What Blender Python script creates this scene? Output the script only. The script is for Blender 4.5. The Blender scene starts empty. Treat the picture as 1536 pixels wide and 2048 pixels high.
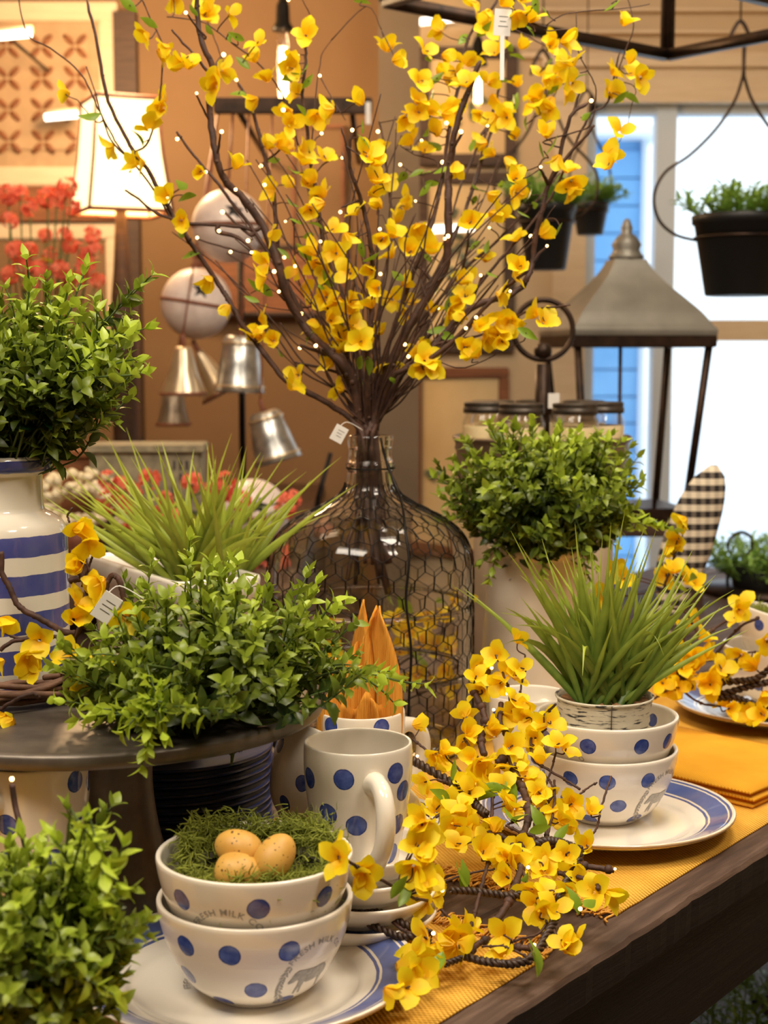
import bpy, bmesh, math, random
from mathutils import Vector, Matrix, Quaternion, noise

# ------------------------------------------------------------------ camera, world, lights
S = bpy.context.scene
COL = S.collection
R = random.Random(7)
PI = math.pi
CAM_Z, PITCH, F = 1.29, math.radians(6), 3000.0      # metres; focal length in pixels of the 1536x2048 frame
T = 0.80                                             # table top height
cam = bpy.data.cameras.new('camera'); cam_o = bpy.data.objects.new('camera', cam); COL.objects.link(cam_o)
cam.sensor_fit = 'VERTICAL'; cam.sensor_height = 36; cam.lens = F / 2048 * 36
cam_o.location = (0, 0, CAM_Z); cam_o.rotation_euler = (PI / 2 - PITCH, 0, 0)
cam.dof.use_dof = True; cam.dof.focus_distance = 1.36; cam.dof.aperture_fstop = 8; cam.clip_start = 0.05
S.camera = cam_o
S.view_settings.view_transform = 'Standard'; S.view_settings.look = 'None'
S.view_settings.gamma = 1; S.view_settings.use_curve_mapping = False; S.view_settings.exposure = 0.22
S.cycles.max_bounces = 14; S.cycles.transmission_bounces = 14; S.cycles.transparent_max_bounces = 12
S.cycles.caustics_refractive = True; S.cycles.blur_glossy = 0.5; S.cycles.sample_clamp_indirect = 6
w = bpy.data.worlds.new('overcast_sky'); S.world = w; w.use_nodes = True
bg = w.node_tree.nodes['Background']; bg.inputs[0].default_value = (0.80, 0.92, 1.0, 1); bg.inputs[1].default_value = 1.7

def area(name, loc, target, sx, sy, power, col):
    l = bpy.data.lights.new(name, 'AREA'); l.shape = 'RECTANGLE'; l.size = sx; l.size_y = sy; l.energy = power; l.color = col
    o = bpy.data.objects.new(name, l); COL.objects.link(o); o.location = loc
    o.rotation_euler = (Vector(target) - Vector(loc)).to_track_quat('-Z', 'Y').to_euler(); return o
WARM = (1.0, 0.88, 0.72)
area('ceiling_panel_light', (-0.75, 0.35, 2.80), (-0.15, 1.3, 0.8), 1.3, 0.6, 44, WARM)
area('ceiling_panel_light', (0.95, 0.25, 2.80), (0.1, 1.4, 0.8), 0.4, 0.4, 15, WARM)
area('ceiling_panel_light', (0.55, 1.35, 2.84), (0.45, 1.6, 0.8), 0.5, 0.5, 20, WARM)
area('ceiling_panel_light', (-1.0, 2.2, 2.84), (-1.0, 3.2, 0.8), 0.6, 0.6, 7, (1.0, 0.76, 0.48))
area('ceiling_panel_light', (0.45, 2.3, 2.84), (0.5, 3.3, 0.8), 0.5, 0.5, 14, (1.0, 0.86, 0.68))

FW = Vector((0, math.cos(PITCH), -math.sin(PITCH))); UP = Vector((0, math.sin(PITCH), math.cos(PITCH))); CC = Vector((0, 0, CAM_Z))
def ray(px, py): return FW + Vector((1, 0, 0)) * ((px - 768) / F) + UP * ((1024 - py) / F)
def at(px, py, d): return CC + ray(px, py) * d            # the point of the room at axis depth d
def at_z(px, py, z): r = ray(px, py); return CC + r * ((z - CAM_Z) / r.z)
def at_y(px, py, y): r = ray(px, py); return CC + r * (y / r.y)

# ------------------------------------------------------------------ helpers
def tag(o, label=None, cat=None, group=None, kind=None):
    if label: o['label'] = label
    if cat: o['category'] = cat
    if group: o['group'] = group
    if kind: o['kind'] = kind
    return o
def empty(name, loc, label, cat, group=None, rz=0):
    o = bpy.data.objects.new(name, None); COL.objects.link(o); o.location = loc; o.rotation_euler = (0, 0, rz); o.empty_display_size = 0.02
    return tag(o, label, cat, group)
def inst(name, mesh, parent=None, M=None, loc=None):
    o = bpy.data.objects.new(name, mesh); COL.objects.link(o)
    if parent: o.parent = parent
    if M is not None: o.matrix_basis = M
    if loc is not None: o.location = loc
    return o

class MB:
    def __init__(s): s.v = []; s.f = []; s.m = []; s.sm = []
    def add(s, vs, fs, mi=0, smooth=True):
        b = len(s.v); s.v += [tuple(v) for v in vs]
        s.f += [tuple(b + i for i in f) for f in fs]; s.m += [mi] * len(fs); s.sm += [smooth] * len(fs); return s
    def box(s, c, d, mi=0, M=None, bev=0.0):
        x, y, z = [k / 2 for k in d]; c = Vector(c)
        if bev <= 0:
            vs = [Vector((sx * x, sy * y, sz * z)) for sx in (-1, 1) for sy in (-1, 1) for sz in (-1, 1)]
            fs = [(0, 1, 3, 2), (4, 6, 7, 5), (0, 4, 5, 1), (2, 3, 7, 6), (0, 2, 6, 4), (1, 5, 7, 3)]
        else:
            bm = bmesh.new(); bmesh.ops.create_cube(bm, size=1)
            for v in bm.verts: v.co = Vector((v.co.x * d[0], v.co.y * d[1], v.co.z * d[2]))
            bmesh.ops.bevel(bm, geom=list(bm.edges), offset=bev, segments=2, affect='EDGES')
            bm.verts.index_update(); vs = [v.co.copy() for v in bm.verts]; fs = [[v.index for v in f.verts] for f in bm.faces]; bm.free()
        if M is not None: vs = [M @ v for v in vs]
        return s.add([v + c for v in vs], fs, mi, False)
    def lathe(s, prof, n=48, c=(0, 0, 0), mi=0, M=None, sq=0):
        c = Vector(c); vs = []; fs = []; k = len(prof)
        for i in range(n):
            a = 2 * PI * i / n
            for r, z in prof:
                v = Vector((r * math.sin(a), -r * math.cos(a), z)); vs.append((M @ v if M is not None else v) + c)
        for i in range(n):
            j = (i + 1) % n
            for q in range(k - 1):
                a0, a1, b0, b1 = i * k + q, i * k + q + 1, j * k + q, j * k + q + 1
                if prof[q][0] < 1e-7: fs.append((a0, b1, a1))
                elif prof[q + 1][0] < 1e-7: fs.append((a0, b0, a1))
                else: fs.append((a0, b0, b1, a1))
        return s.add(vs, fs, mi)
    def tube(s, pts, rad, n=6, mi=0, caps=True, closed=False):
        pts = [Vector(p) for p in pts]; m = len(pts)
        if m < 2: return s
        if not hasattr(rad, '__len__'): rad = [rad] * m
        vs = []; fs = []; t = (pts[1] - pts[0]).normalized() if (pts[1] - pts[0]).length > 1e-9 else Vector((0, 0, 1))
        nv = t.orthogonal().normalized()
        for i, p in enumerate(pts):
            if closed: tt = pts[(i + 1) % m] - pts[i - 1]
            else: tt = pts[min(i + 1, m - 1)] - pts[max(i - 1, 0)]
            if tt.length > 1e-9: tt.normalize(); nv = t.rotation_difference(tt) @ nv; t = tt
            b = t.cross(nv).normalized(); nv = b.cross(t).normalized()
            for j in range(n):
                a = 2 * PI * j / n; vs.append(p + (nv * math.cos(a) + b * math.sin(a)) * rad[i])
        for i in range(m if closed else m - 1):
            i2 = (i + 1) % m
            for j in range(n):
                j2 = (j + 1) % n; fs.append((i * n + j, i * n + j2, i2 * n + j2, i2 * n + j))
        if caps and not closed: fs += [tuple(range(n - 1, -1, -1)), tuple((m - 1) * n + j for j in range(n))]
        return s.add(vs, fs, mi)
    def ball(s, c, r, n=10, mi=0, sc=(1, 1, 1), M=None):
        prof = [(max(0.0, r * math.sin(PI * i / n)) if 0 < i < n else 0.0, -r * math.cos(PI * i / n)) for i in range(n + 1)]
        MM = Matrix.Diagonal((sc[0], sc[1], sc[2])); MM = (M @ MM) if M is not None else MM
        return s.lathe(prof, max(8, n + 4), c, mi, MM)
    def mesh(s, name, mats, tone=None):
        me = bpy.data.meshes.new(name); me.from_pydata(s.v, [], s.f)
        for m in (mats if isinstance(mats, (list, tuple)) else [mats]): me.materials.append(m)
        me.polygons.foreach_set('material_index', s.m); me.polygons.foreach_set('use_smooth', s.sm)
        if tone is not None:
            at_ = me.attributes.new('tone', 'FLOAT', 'POINT'); at_.data.foreach_set('value', tone)
        me.update(); return me
    def obj(s, name, mats, parent=None, loc=None, rz=None):
        o = inst(name, s.mesh(name, mats), parent, loc=loc)
        if rz is not None: o.rotation_euler = (0, 0, rz)
        return o
def rot_from(a, b=Vector((0, 0, 1))): return Vector(b).rotation_difference(Vector(a)).to_matrix()
def spline(pts, k=5):
    P = [Vector(p) for p in pts]; out = []
    if len(P) < 3: return [P[0].lerp(P[-1], i / k) for i in range(k + 1)]
    for i in range(len(P) - 1):
        p0 = P[max(i - 1, 0)]; p1 = P[i]; p2 = P[i + 1]; p3 = P[min(i + 2, len(P) - 1)]
        for j in range(k):
            t = j / k; out.append(0.5 * ((2 * p1) + (p2 - p0) * t + (2 * p0 - 5 * p1 + 4 * p2 - p3) * t * t + (3 * p1 - p0 - 3 * p2 + p3) * t ** 3))
    out.append(P[-1]); return out
def rv(s=1.0): return Vector((R.uniform(-s, s), R.uniform(-s, s), R.uniform(-s, s)))
def lerp(a, b, t): return a + (b - a) * t

# ------------------------------------------------------------------ materials
def srgb(r, g, b):
    f = lambda c: (c / 255 / 12.92) if c <= 10.3 else ((c / 255 + 0.055) / 1.055) ** 2.4
    return (f(r), f(g), f(b), 1)
class NT:
    def __init__(s, name):
        s.m = bpy.data.materials.new(name); s.m.use_nodes = True; s.t = s.m.node_tree; s.p = s.t.nodes['Principled BSDF']; s.out = s.t.nodes['Material Output']
    def n(s, t, **k):
        x = s.t.nodes.new(t)
        for a, b in k.items():
            if a.startswith('i_'): x.inputs[int(a[2:]) if a[2:].isdigit() else a[2:]].default_value = b
            else: setattr(x, a, b)
        return x
    def l(s, a, b): s.t.links.new(a, b)
    def coord(s, kind='Object'): return s.n('ShaderNodeTexCoord').outputs[kind]
    def noise(s, scale, detail=3, vec=None, rough=0.55):
        x = s.n('ShaderNodeTexNoise'); x.inputs['Scale'].default_value = scale; x.inputs['Detail'].default_value = detail; x.inputs['Roughness'].default_value = rough
        s.l(vec if vec is not None else s.coord(), x.inputs['Vector']); return x.outputs['Fac']
    def ramp(s, fac, stops, interp='LINEAR'):
        x = s.n('ShaderNodeValToRGB'); e = x.color_ramp; e.interpolation = interp
        while len(e.elements) < len(stops): e.elements.new(0.5)
        for el, (p, c) in zip(e.elements, stops): el.position = p; el.color = c
        s.l(fac, x.inputs[0]); return x.outputs[0]
    def mix(s, fac, a, b):
        x = s.n('ShaderNodeMix', data_type='RGBA'); 
        for sock, v in ((x.inputs[0], fac), (x.inputs[6], a), (x.inputs[7], b)):
            if hasattr(v, 'links'): s.l(v, sock)
            else: sock.default_value = v
        return x.outputs[2]
    def math(s, op, a, b=0.0, c=None, clamp=False):
        x = s.n('ShaderNodeMath', operation=op); x.use_clamp = clamp
        for i, v in enumerate((a, b) if c is None else (a, b, c)):
            if hasattr(v, 'links'): s.l(v, x.inputs[i])
            else: x.inputs[i].default_value = v
        return x.outputs[0]
    def col(s, c):
        if hasattr(c, 'links'): s.l(c, s.p.inputs['Base Color'])
        else: s.p.inputs['Base Color'].default_value = c
    def bump(s, h, strength=0.3, dist=0.002):
        b = s.n('ShaderNodeBump'); b.inputs['Strength'].default_value = strength; b.inputs['Distance'].default_value = dist
        s.l(h, b.inputs['Height']); s.l(b.outputs[0], s.p.inputs['Normal'])
def pbr(name, c1, c2=None, scale=20, rough=0.5, metal=0, bump=0.0, bdist=0.002, coat=0, detail=4, emit=None, es=0, sub=0, spec=None, sheen=0):
    m = NT(name)
    if c2 is None: m.col(c1)
    else: m.col(m.ramp(m.noise(scale, detail), [(0.32, c1), (0.68, c2)]))
    m.p.inputs['Roughness'].default_value = rough; m.p.inputs['Metallic'].default_value = metal
    if coat: m.p.inputs['Coat Weight'].default_value = coat; m.p.inputs['Coat Roughness'].default_value = 0.05
    if bump: m.bump(m.noise(scale * 2, 5), bump, bdist)
    if emit: m.p.inputs['Emission Color'].default_value = emit; m.p.inputs['Emission Strength'].default_value = es
    if sub: m.p.inputs['Subsurface Weight'].default_value = sub; m.p.inputs['Subsurface Radius'].default_value = (0.004, 0.003, 0.002)
    if spec is not None: m.p.inputs['Specular IOR Level'].default_value = spec
    if sheen: m.p.inputs['Sheen Weight'].default_value = sheen
    return m.m
CREAM = srgb(236, 226, 208); CREAM2 = srgb(246, 238, 224)
BLUE = srgb(44, 72, 150)
def glaze(m, rough=0.13):
    m.p.inputs['Roughness'].default_value = rough; m.p.inputs['Coat Weight'].default_value = 0.35; m.p.inputs['Coat Roughness'].default_value = 0.06
    m.bump(m.noise(28, 2), 0.12, 0.002); return m.m
def dots_mat(name, pts, r):
    m = NT(name); co = m.coord(); cur = None
    for p in pts:
        v = m.n('ShaderNodeVectorMath', operation='DISTANCE'); m.l(co, v.inputs[0]); v.inputs[1].default_value = p
        cur = v.outputs['Value'] if cur is None else m.math('MINIMUM', cur, v.outputs['Value'])
    wob = m.math('MULTIPLY_ADD', m.noise(220, 2), 0.0011, -0.0005)
    fac = m.math('LESS_THAN', m.math('ADD', cur, wob), r)
    edge = m.math('GREATER_THAN', m.math('ADD', cur, wob), r * 0.9)
    b = m.ramp(m.noise(120, 4), [(0.3, srgb(34, 58, 138)), (0.72, srgb(92, 112, 184))])
    b = m.mix(edge, b, srgb(30, 52, 128))
    base = m.ramp(m.noise(9, 3), [(0.3, CREAM), (0.7, CREAM2)])
    m.col(m.mix(fac, base, b)); return glaze(m)
def radial_mat(name, stops, rmax, axis='r', scale_noise=6):
    m = NT(name); co = m.coord(); sx = m.n('ShaderNodeSeparateXYZ'); m.l(co, sx.inputs[0])
    if axis == 'r':
        d = m.math('SQRT', m.math('ADD', m.math('MULTIPLY', sx.outputs[0], sx.outputs[0]), m.math('MULTIPLY', sx.outputs[1], sx.outputs[1])))
    else: d = sx.outputs[2]
    f = m.math('DIVIDE', d, rmax); f = m.math('ADD', f, m.math('MULTIPLY_ADD', m.noise(60, 2), 0.012, -0.006))
    c = m.ramp(f, stops, 'CONSTANT')
    m.col(m.mix(m.math('MULTIPLY', m.noise(30, 4), 0.35), c, m.mix(0.5, c, CREAM))); return glaze(m, 0.12)

M = {}
M['cream_glaze'] = glaze((lambda m: (m.col(m.ramp(m.noise(9, 3), [(0.3, CREAM), (0.7, CREAM2)])), m)[1])(NT('cream_glaze')))
M['white_glaze'] = pbr('white_glaze', srgb(238, 232, 220), rough=0.18, coat=0.4)
M['crock'] = pbr('crock', srgb(206, 190, 164), srgb(222, 208, 184), 14, 0.35, coat=0.2)
M['vase'] = pbr('white_vase', srgb(220, 208, 190), srgb(232, 222, 206), 10, 0.3, coat=0.3)
M['navy'] = pbr('navy_glaze', srgb(14, 26, 64), srgb(22, 40, 90), 30, 0.3, coat=0.2)
LIP = srgb(176, 140, 96)
M['plate'] = radial_mat('plate_glaze', [(0, CREAM2), (0.765, BLUE), (0.785, CREAM), (0.80, srgb(60, 86, 160)), (0.93, CREAM), (0.945, BLUE), (0.962, CREAM), (0.992, LIP)], 0.132)
M['saucer'] = radial_mat('saucer_glaze', [(0, CREAM2), (0.93, srgb(90, 70, 50)), (0.96, CREAM)], 0.085)
WSH = srgb(232, 224, 208); SB = srgb(24, 46, 140)
M['stripes'] = radial_mat('striped_glaze', [(0, SB), (0.07, WSH), (0.125, SB), (0.22, WSH), (0.285, SB), (0.375, WSH), (0.44, SB), (0.525, WSH), (0.60, SB), (0.68, WSH), (0.935, SB), (0.985, WSH)], 0.2125, 'z')
M['print'] = pbr('grey_print', srgb(172, 168, 162), srgb(140, 136, 132), 300, 0.25)
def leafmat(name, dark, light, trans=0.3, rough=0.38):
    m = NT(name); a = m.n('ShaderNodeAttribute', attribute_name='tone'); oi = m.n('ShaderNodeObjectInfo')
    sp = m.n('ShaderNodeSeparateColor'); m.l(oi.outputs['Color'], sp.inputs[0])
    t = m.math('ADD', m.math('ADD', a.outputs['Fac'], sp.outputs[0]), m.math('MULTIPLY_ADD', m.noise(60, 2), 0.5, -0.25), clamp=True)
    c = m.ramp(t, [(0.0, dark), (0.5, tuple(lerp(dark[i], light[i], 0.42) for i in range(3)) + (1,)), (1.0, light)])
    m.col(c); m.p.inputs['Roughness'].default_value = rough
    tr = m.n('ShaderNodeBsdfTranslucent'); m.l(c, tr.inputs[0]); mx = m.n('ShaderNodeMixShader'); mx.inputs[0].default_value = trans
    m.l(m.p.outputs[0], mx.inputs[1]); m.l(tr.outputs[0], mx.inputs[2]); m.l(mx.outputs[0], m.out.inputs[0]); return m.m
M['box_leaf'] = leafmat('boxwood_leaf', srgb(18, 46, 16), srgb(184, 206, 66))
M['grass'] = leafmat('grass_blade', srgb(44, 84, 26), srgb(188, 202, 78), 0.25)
M['fleaf'] = leafmat('forsythia_leaf', srgb(110, 150, 40), srgb(186, 205, 60), 0.35)
M['petal'] = leafmat('forsythia_petal', srgb(250, 196, 4), srgb(255, 232, 26), 0.38, 0.55)
M['coral'] = leafmat('coral_petal', srgb(206, 66, 46), srgb(240, 128, 98), 0.3, 0.6)
M['boxstem'] = pbr('green_stem', srgb(60, 84, 30), srgb(90, 104, 44), 60, 0.5)
M['bark'] = pbr('dark_bark', srgb(50, 29, 21), srgb(82, 52, 37), 90, 0.65, bump=0.6, bdist=0.001)
M['twine'] = pbr('twisted_stem', srgb(44, 30, 22), srgb(70, 48, 34), 120, 0.45, bump=0.4, bdist=0.0006)
M['vine'] = pbr('grapevine', srgb(84, 56, 40), srgb(120, 86, 64), 70, 0.7, bump=0.7, bdist=0.001)
M['led'] = pbr('warm_led', (1, 0.8, 0.5, 1), rough=0.2, emit=(1.0, 0.56, 0.20, 1), es=6.5)
M['wire'] = pbr('black_wire', srgb(28, 24, 22), rough=0.4, metal=0.7)
M['iron'] = pbr('dark_iron', srgb(40, 30, 24), srgb(66, 48, 36), 40, 0.45, metal=0.75, bump=0.3, bdist=0.001)
M['stand_metal'] = pbr('brushed_dark_metal', srgb(96, 88, 80), srgb(122, 112, 100), 30, 0.42, metal=0.55, bump=0.15)
M['galv'] = pbr('galvanised_metal', srgb(150, 150, 148), srgb(212, 210, 204), 35, 0.32, metal=0.85, bump=0.2)
M['tin'] = pbr('aged_tin', srgb(112, 98, 82), srgb(146, 130, 110), 30, 0.4, metal=0.6, bump=0.2)
M['gold'] = pbr('warm_metal', srgb(196, 178, 150), srgb(224, 208, 180), 20, 0.28, metal=0.8)
M['pewter'] = pbr('pewter_roof', srgb(112, 108, 100), srgb(134, 130, 120), 12, 0.45, metal=0.5)
M['blackpot'] = pbr('black_pot', srgb(16, 16, 18), rough=0.5)
M['wax'] = pbr('cream_wax', srgb(246, 226, 178), rough=0.5, sub=0.3)
M['lid'] = pbr('dark_zinc_lid', srgb(66, 60, 54), srgb(88, 80, 72), 50, 0.42, metal=0.6)
M['rust'] = pbr('rusty_brown', srgb(110, 60, 40), srgb(140, 84, 56), 60, 0.6)
M['enamel'] = pbr('white_enamel', srgb(214, 196, 190), srgb(230, 216, 208), 40, 0.35)
M['paper'] = pbr('paper_tag', srgb(236, 232, 226), rough=0.8)
M['ink'] = pbr('ink', srgb(60, 56, 54), rough=0.7)
def glassm(name, col=(0.97, 0.99, 0.97, 1), rough=0.0, ior=1.45):
    m = NT(name); m.col(col); m.p.inputs['Transmission Weight'].default_value = 1; m.p.inputs['Roughness'].default_value = rough; m.p.inputs['IOR'].default_value = ior; return m.m
M['glass'] = glassm('bottle_glass', (1, 1, 0.99, 1), ior=1.38)
def thin_glass(name, f, tint=(1, 1, 1, 1)):
    m = NT(name); tr = m.n('ShaderNodeBsdfTransparent'); tr.inputs[0].default_value = tint; gl = m.n('ShaderNodeBsdfGlossy'); gl.inputs['Roughness'].default_value = 0.04; fr = m.n('ShaderNodeLayerWeight'); fr.inputs[0].default_value = 0.25
    x = m.n('ShaderNodeMixShader'); m.l(m.math('MULTIPLY_ADD', fr.outputs['Facing'], f, 0.04, clamp=True), x.inputs[0]); m.l(tr.outputs[0], x.inputs[1]); m.l(gl.outputs[0], x.inputs[2]); m.l(x.outputs[0], m.out.inputs[0]); return m.m
M['jarglass'] = thin_glass('jar_glass', 0.35)
M['bulbglass'] = glassm('bulb_glass', (1, 0.95, 0.85, 1))
def woodm(name, c1, c2, c3, axis_scale=(1.2, 14, 14), rough=0.6, bump=0.5):
    m = NT(name); mp = m.n('ShaderNodeMapping'); mp.inputs['Scale'].default_value = axis_scale; m.l(m.coord(), mp.inputs[0])
    n1 = m.noise(6, 8, mp.outputs[0], 0.65); m.col(m.ramp(n1, [(0.25, c1), (0.5, c2), (0.75, c3)])); m.p.inputs['Roughness'].default_value = rough
    m.bump(n1, bump, 0.002); return m.m
M['table'] = woodm('worn_dark_wood', srgb(48, 34, 27), srgb(78, 58, 47), srgb(112, 90, 76))
M['table_side'] = woodm('black_brown_wood', srgb(16, 11, 9), srgb(26, 18, 15), srgb(38, 28, 23))
M['brown_wood'] = woodm('brown_wood', srgb(96, 54, 28), srgb(128, 76, 40), srgb(150, 94, 54))
M['dark_wood'] = woodm('dark_brown_wood', srgb(52, 34, 24), srgb(70, 48, 34), srgb(88, 62, 44))
M['cream_wood'] = woodm('cream_painted_wood', srgb(204, 182, 150), srgb(216, 194, 162), srgb(222, 202, 172), rough=0.5, bump=0.15)
def weave(name, c1, c2, sc=700, bump=0.7):
    m = NT(name); co = m.coord(); sx = m.n('ShaderNodeSeparateXYZ'); m.l(co, sx.inputs[0])
    a = m.math('SINE', m.math('MULTIPLY', sx.outputs[0], sc * 1.5)); b = m.math('SINE', m.math('MULTIPLY', sx.outputs[1], sc))
    h = m.math('MULTIPLY', a, b); t = m.math('ADD', m.math('MULTIPLY_ADD', h, 0.35, 0.3), m.math('MULTIPLY', m.noise(25, 4), 0.5))
    m.col(m.ramp(t, [(0.15, c1), (0.8, c2)])); m.p.inputs['Roughness'].default_value = 0.9; m.p.inputs['Specular IOR Level'].default_value = 0.2
    m.bump(h, bump, 0.0012); return m.m
M['runner'] = weave('mustard_weave', srgb(200, 134, 36), srgb(248, 196, 84), 950)
M['napkin'] = weave('yellow_napkin', srgb(212, 146, 32), srgb(240, 178, 54), 1500, 0.35)
M['orange_napkin'] = weave('orange_napkin', srgb(208, 136, 44), srgb(228, 160, 62), 1500, 0.35)
M['fringe'] = pbr('mustard_fringe', srgb(206, 136, 40), srgb(240, 184, 84), 200, 0.9)
M['wall'] = pbr('tan_wall', srgb(124, 94, 64), srgb(132, 102, 71), 2, 0.9, bump=0.1)
M['wall_cream'] = pbr('cream_wall', srgb(196, 172, 138), srgb(204, 180, 146), 3, 0.7, bump=0.05)
M['post'] = pbr('grey_brown_post', srgb(104, 88, 70), srgb(112, 96, 76), 5, 0.7)
M['floor'] = woodm('floor_boards', srgb(20, 16, 14), srgb(28, 22, 18), srgb(36, 28, 24), (1, 6, 6))
M['ceil'] = pbr('ceiling_paint', srgb(226, 214, 194), rough=0.9)
M['moss'] = leafmat('moss_strand', srgb(44, 56, 18), srgb(146, 154, 54), 0.2, 0.8)
M['soil'] = pbr('coir_soil', srgb(110, 74, 44), srgb(164, 120, 76), 200, 0.95, bump=0.8)
def egg_m():
    m = NT('speckled_egg'); v = m.n('ShaderNodeTexVoronoi'); v.inputs['Scale'].default_value = 260; m.l(m.coord(), v.inputs['Vector'])
    sp = m.math('LESS_THAN', v.outputs['Distance'], m.math('MULTIPLY_ADD', m.noise(90, 3), 0.75, -0.22))
    m.col(m.mix(sp, m.ramp(m.noise(40, 4), [(0.3, srgb(196, 146, 62)), (0.7, srgb(214, 168, 82))]), srgb(104, 70, 32)))
    m.p.inputs['Roughness'].default_value = 0.5; m.p.inputs['Subsurface Weight'].default_value = 0.05; return m.m
M['egg'] = egg_m()
def tinpot_m():
    m = NT('distressed_white_tin'); mp = m.n('ShaderNodeMapping'); mp.inputs['Scale'].default_value = (14, 14, 130); m.l(m.coord(), mp.inputs[0])
    n = m.noise(3.2, 6, mp.outputs[0], 0.6); f = m.ramp(n, [(0.55, (0, 0, 0, 1)), (0.6, (1, 1, 1, 1))])
    m.col(m.mix(f, m.ramp(m.noise(40, 4), [(0.3, srgb(206, 198, 176)), (0.7, srgb(230, 222, 200))]), srgb(46, 46, 50))); m.p.inputs['Roughness'].default_value = 0.5
    m.bump(n, 0.2, 0.001); return m.m
M['tinpot'] = tinpot_m()
def gingham_m():
    m = NT('gingham_cloth'); sx = m.n('ShaderNodeSeparateXYZ'); m.l(m.coord(), sx.inputs[0])
    a = m.math('GREATER_THAN', m.math('SINE', m.math('MULTIPLY', sx.outputs[0], 420)), 0); b = m.math('GREATER_THAN', m.math('SINE', m.math('MULTIPLY', sx.outputs[2], 300)), 0)
    t = m.math('MULTIPLY_ADD', a, 0.25, m.math('MULTIPLY', b, 0.75)); m.col(m.ramp(t, [(0.1, srgb(226, 214, 190)), (0.4, srgb(170, 158, 140)), (0.85, srgb(66, 58, 54)), (1, srgb(34, 28, 28))]))
    m.p.inputs['Roughness'].default_value = 0.9; return m.m
M['gingham'] = gingham_m()
M['snow'] = pbr('snow', srgb(240, 244, 250), rough=0.8)
M['blue_siding'] = pbr('blue_siding', srgb(110, 168, 222), srgb(124, 182, 232), 3, 0.7)
M['shade'] = pbr('lit_lampshade', srgb(250, 226, 170), rough=0.8, emit=(1.0, 0.74, 0.38, 1), es=1.9)
M['filament'] = pbr('glowing_filament', (1, 0.8, 0.5, 1), emit=(1.0, 0.55, 0.2, 1), es=26)
M['strip'] = pbr('glowing_streak', (1, 1, 1, 1), emit=(1.0, 0.93, 0.8, 1), es=3)
M['carved'] = pbr('carved_brown', srgb(168, 138, 104), srgb(184, 152, 116), 20, 0.7)
M['art'] = pbr('cream_print_paper', srgb(214, 184, 134), srgb(226, 198, 150), 5, 0.7)
M['art_green'] = pbr('grey_green_print', srgb(120, 128, 104), srgb(92, 100, 80), 40, 0.7)
M['pebble'] = pbr('cream_pebble', srgb(216, 200, 160), srgb(232, 218, 184), 60, 0.5)
M['sage'] = leafmat('hanging_greens', srgb(70, 120, 40), srgb(150, 190, 90), 0.3)
# ------------------------------------------------------------------ the room
YW = 4.6; XL, XR, YF, ZC = -2.3, 2.4, -1.6, 2.9
def slab(name, lo, hi, mat, kind='structure', parent=None):
    b = MB(); c = [(lo[i] + hi[i]) / 2 for i in range(3)]; b.box((0, 0, 0), [hi[i] - lo[i] for i in range(3)]); o = b.obj(name, mat, parent, loc=c)
    if kind: o['kind'] = kind
    return o
def slabs(name, boxes, mat, kind='structure', parent=None, bev=0):
    b = MB(); c0 = Vector([(boxes[0][0][i] + boxes[0][1][i]) / 2 for i in range(3)])
    for lo, hi in boxes: b.box([(lo[i] + hi[i]) / 2 - c0[i] for i in range(3)], [hi[i] - lo[i] for i in range(3)], bev=bev)
    o = b.obj(name, mat, parent, loc=c0)
    if kind: o['kind'] = kind
    return o
wx0 = at_y(1172, 300, YW).x; wz1 = at_y(1300, 205, YW).z; wz0 = 0.50; wx1 = 2.05; xc = at_y(800, 300, YW).x
slab('floor', (XL, YF, -0.1), (XR, YW + 0.15, 0), M['floor']); slab('ceiling', (XL, YF, ZC), (XR, YW + 0.15, ZC + 0.1), M['ceil'])
slab('wall_left', (XL - 0.1, YF, 0), (XL, YW, ZC), M['wall']); slab('wall_right', (XR, YF, 0), (XR + 0.1, YW, ZC), M['wall_cream'])
slab('wall_front', (XL, YF - 0.1, 0), (XR, YF, ZC), M['wall'])
slab('wall_back', (XL, YW, 0), (xc, YW + 0.15, ZC), M['wall'])
slabs('wall_window', [((xc, YW, 0), (wx0, YW + 0.15, ZC)), ((wx0, YW, wz1), (wx1, YW + 0.15, ZC)), ((wx0, YW, 0), (wx1, YW + 0.15, wz0)), ((wx1, YW, 0), (XR, YW + 0.15, ZC))], M['wall_cream'])
slab('trim_1', (at_y(757, 300, 4.3).x, 4.22, 0), (at_y(838, 300, 4.3).x, 4.36, ZC), M['post'])
zt = at_y(1300, 205, YW - 0.03).z
slabs('trim_2', [((wx0 - 0.10, YW - 0.03, wz0 - 0.1), (wx0, YW, zt + 0.1)), ((wx0 - 0.10, YW - 0.035, zt), (wx1 + 0.1, YW, zt + 0.1)), ((wx0 - 0.14, YW - 0.06, zt + 0.10), (wx1 + 0.14, YW, zt + 0.13)), ((wx1, YW - 0.03, wz0 - 0.1), (wx1 + 0.1, YW, zt + 0.1))], M['cream_wood'])
for i, (ya, yb) in enumerate(((108, 118), (64, 70), (20, 26))):
    slab('trim_%d' % (i + 3), (at_y(1040, 200, YW).x, YW - 0.03, at_y(1200, yb, YW).z), (XR, YW, at_y(1200, ya, YW).z), M['cream_wood'])
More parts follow.
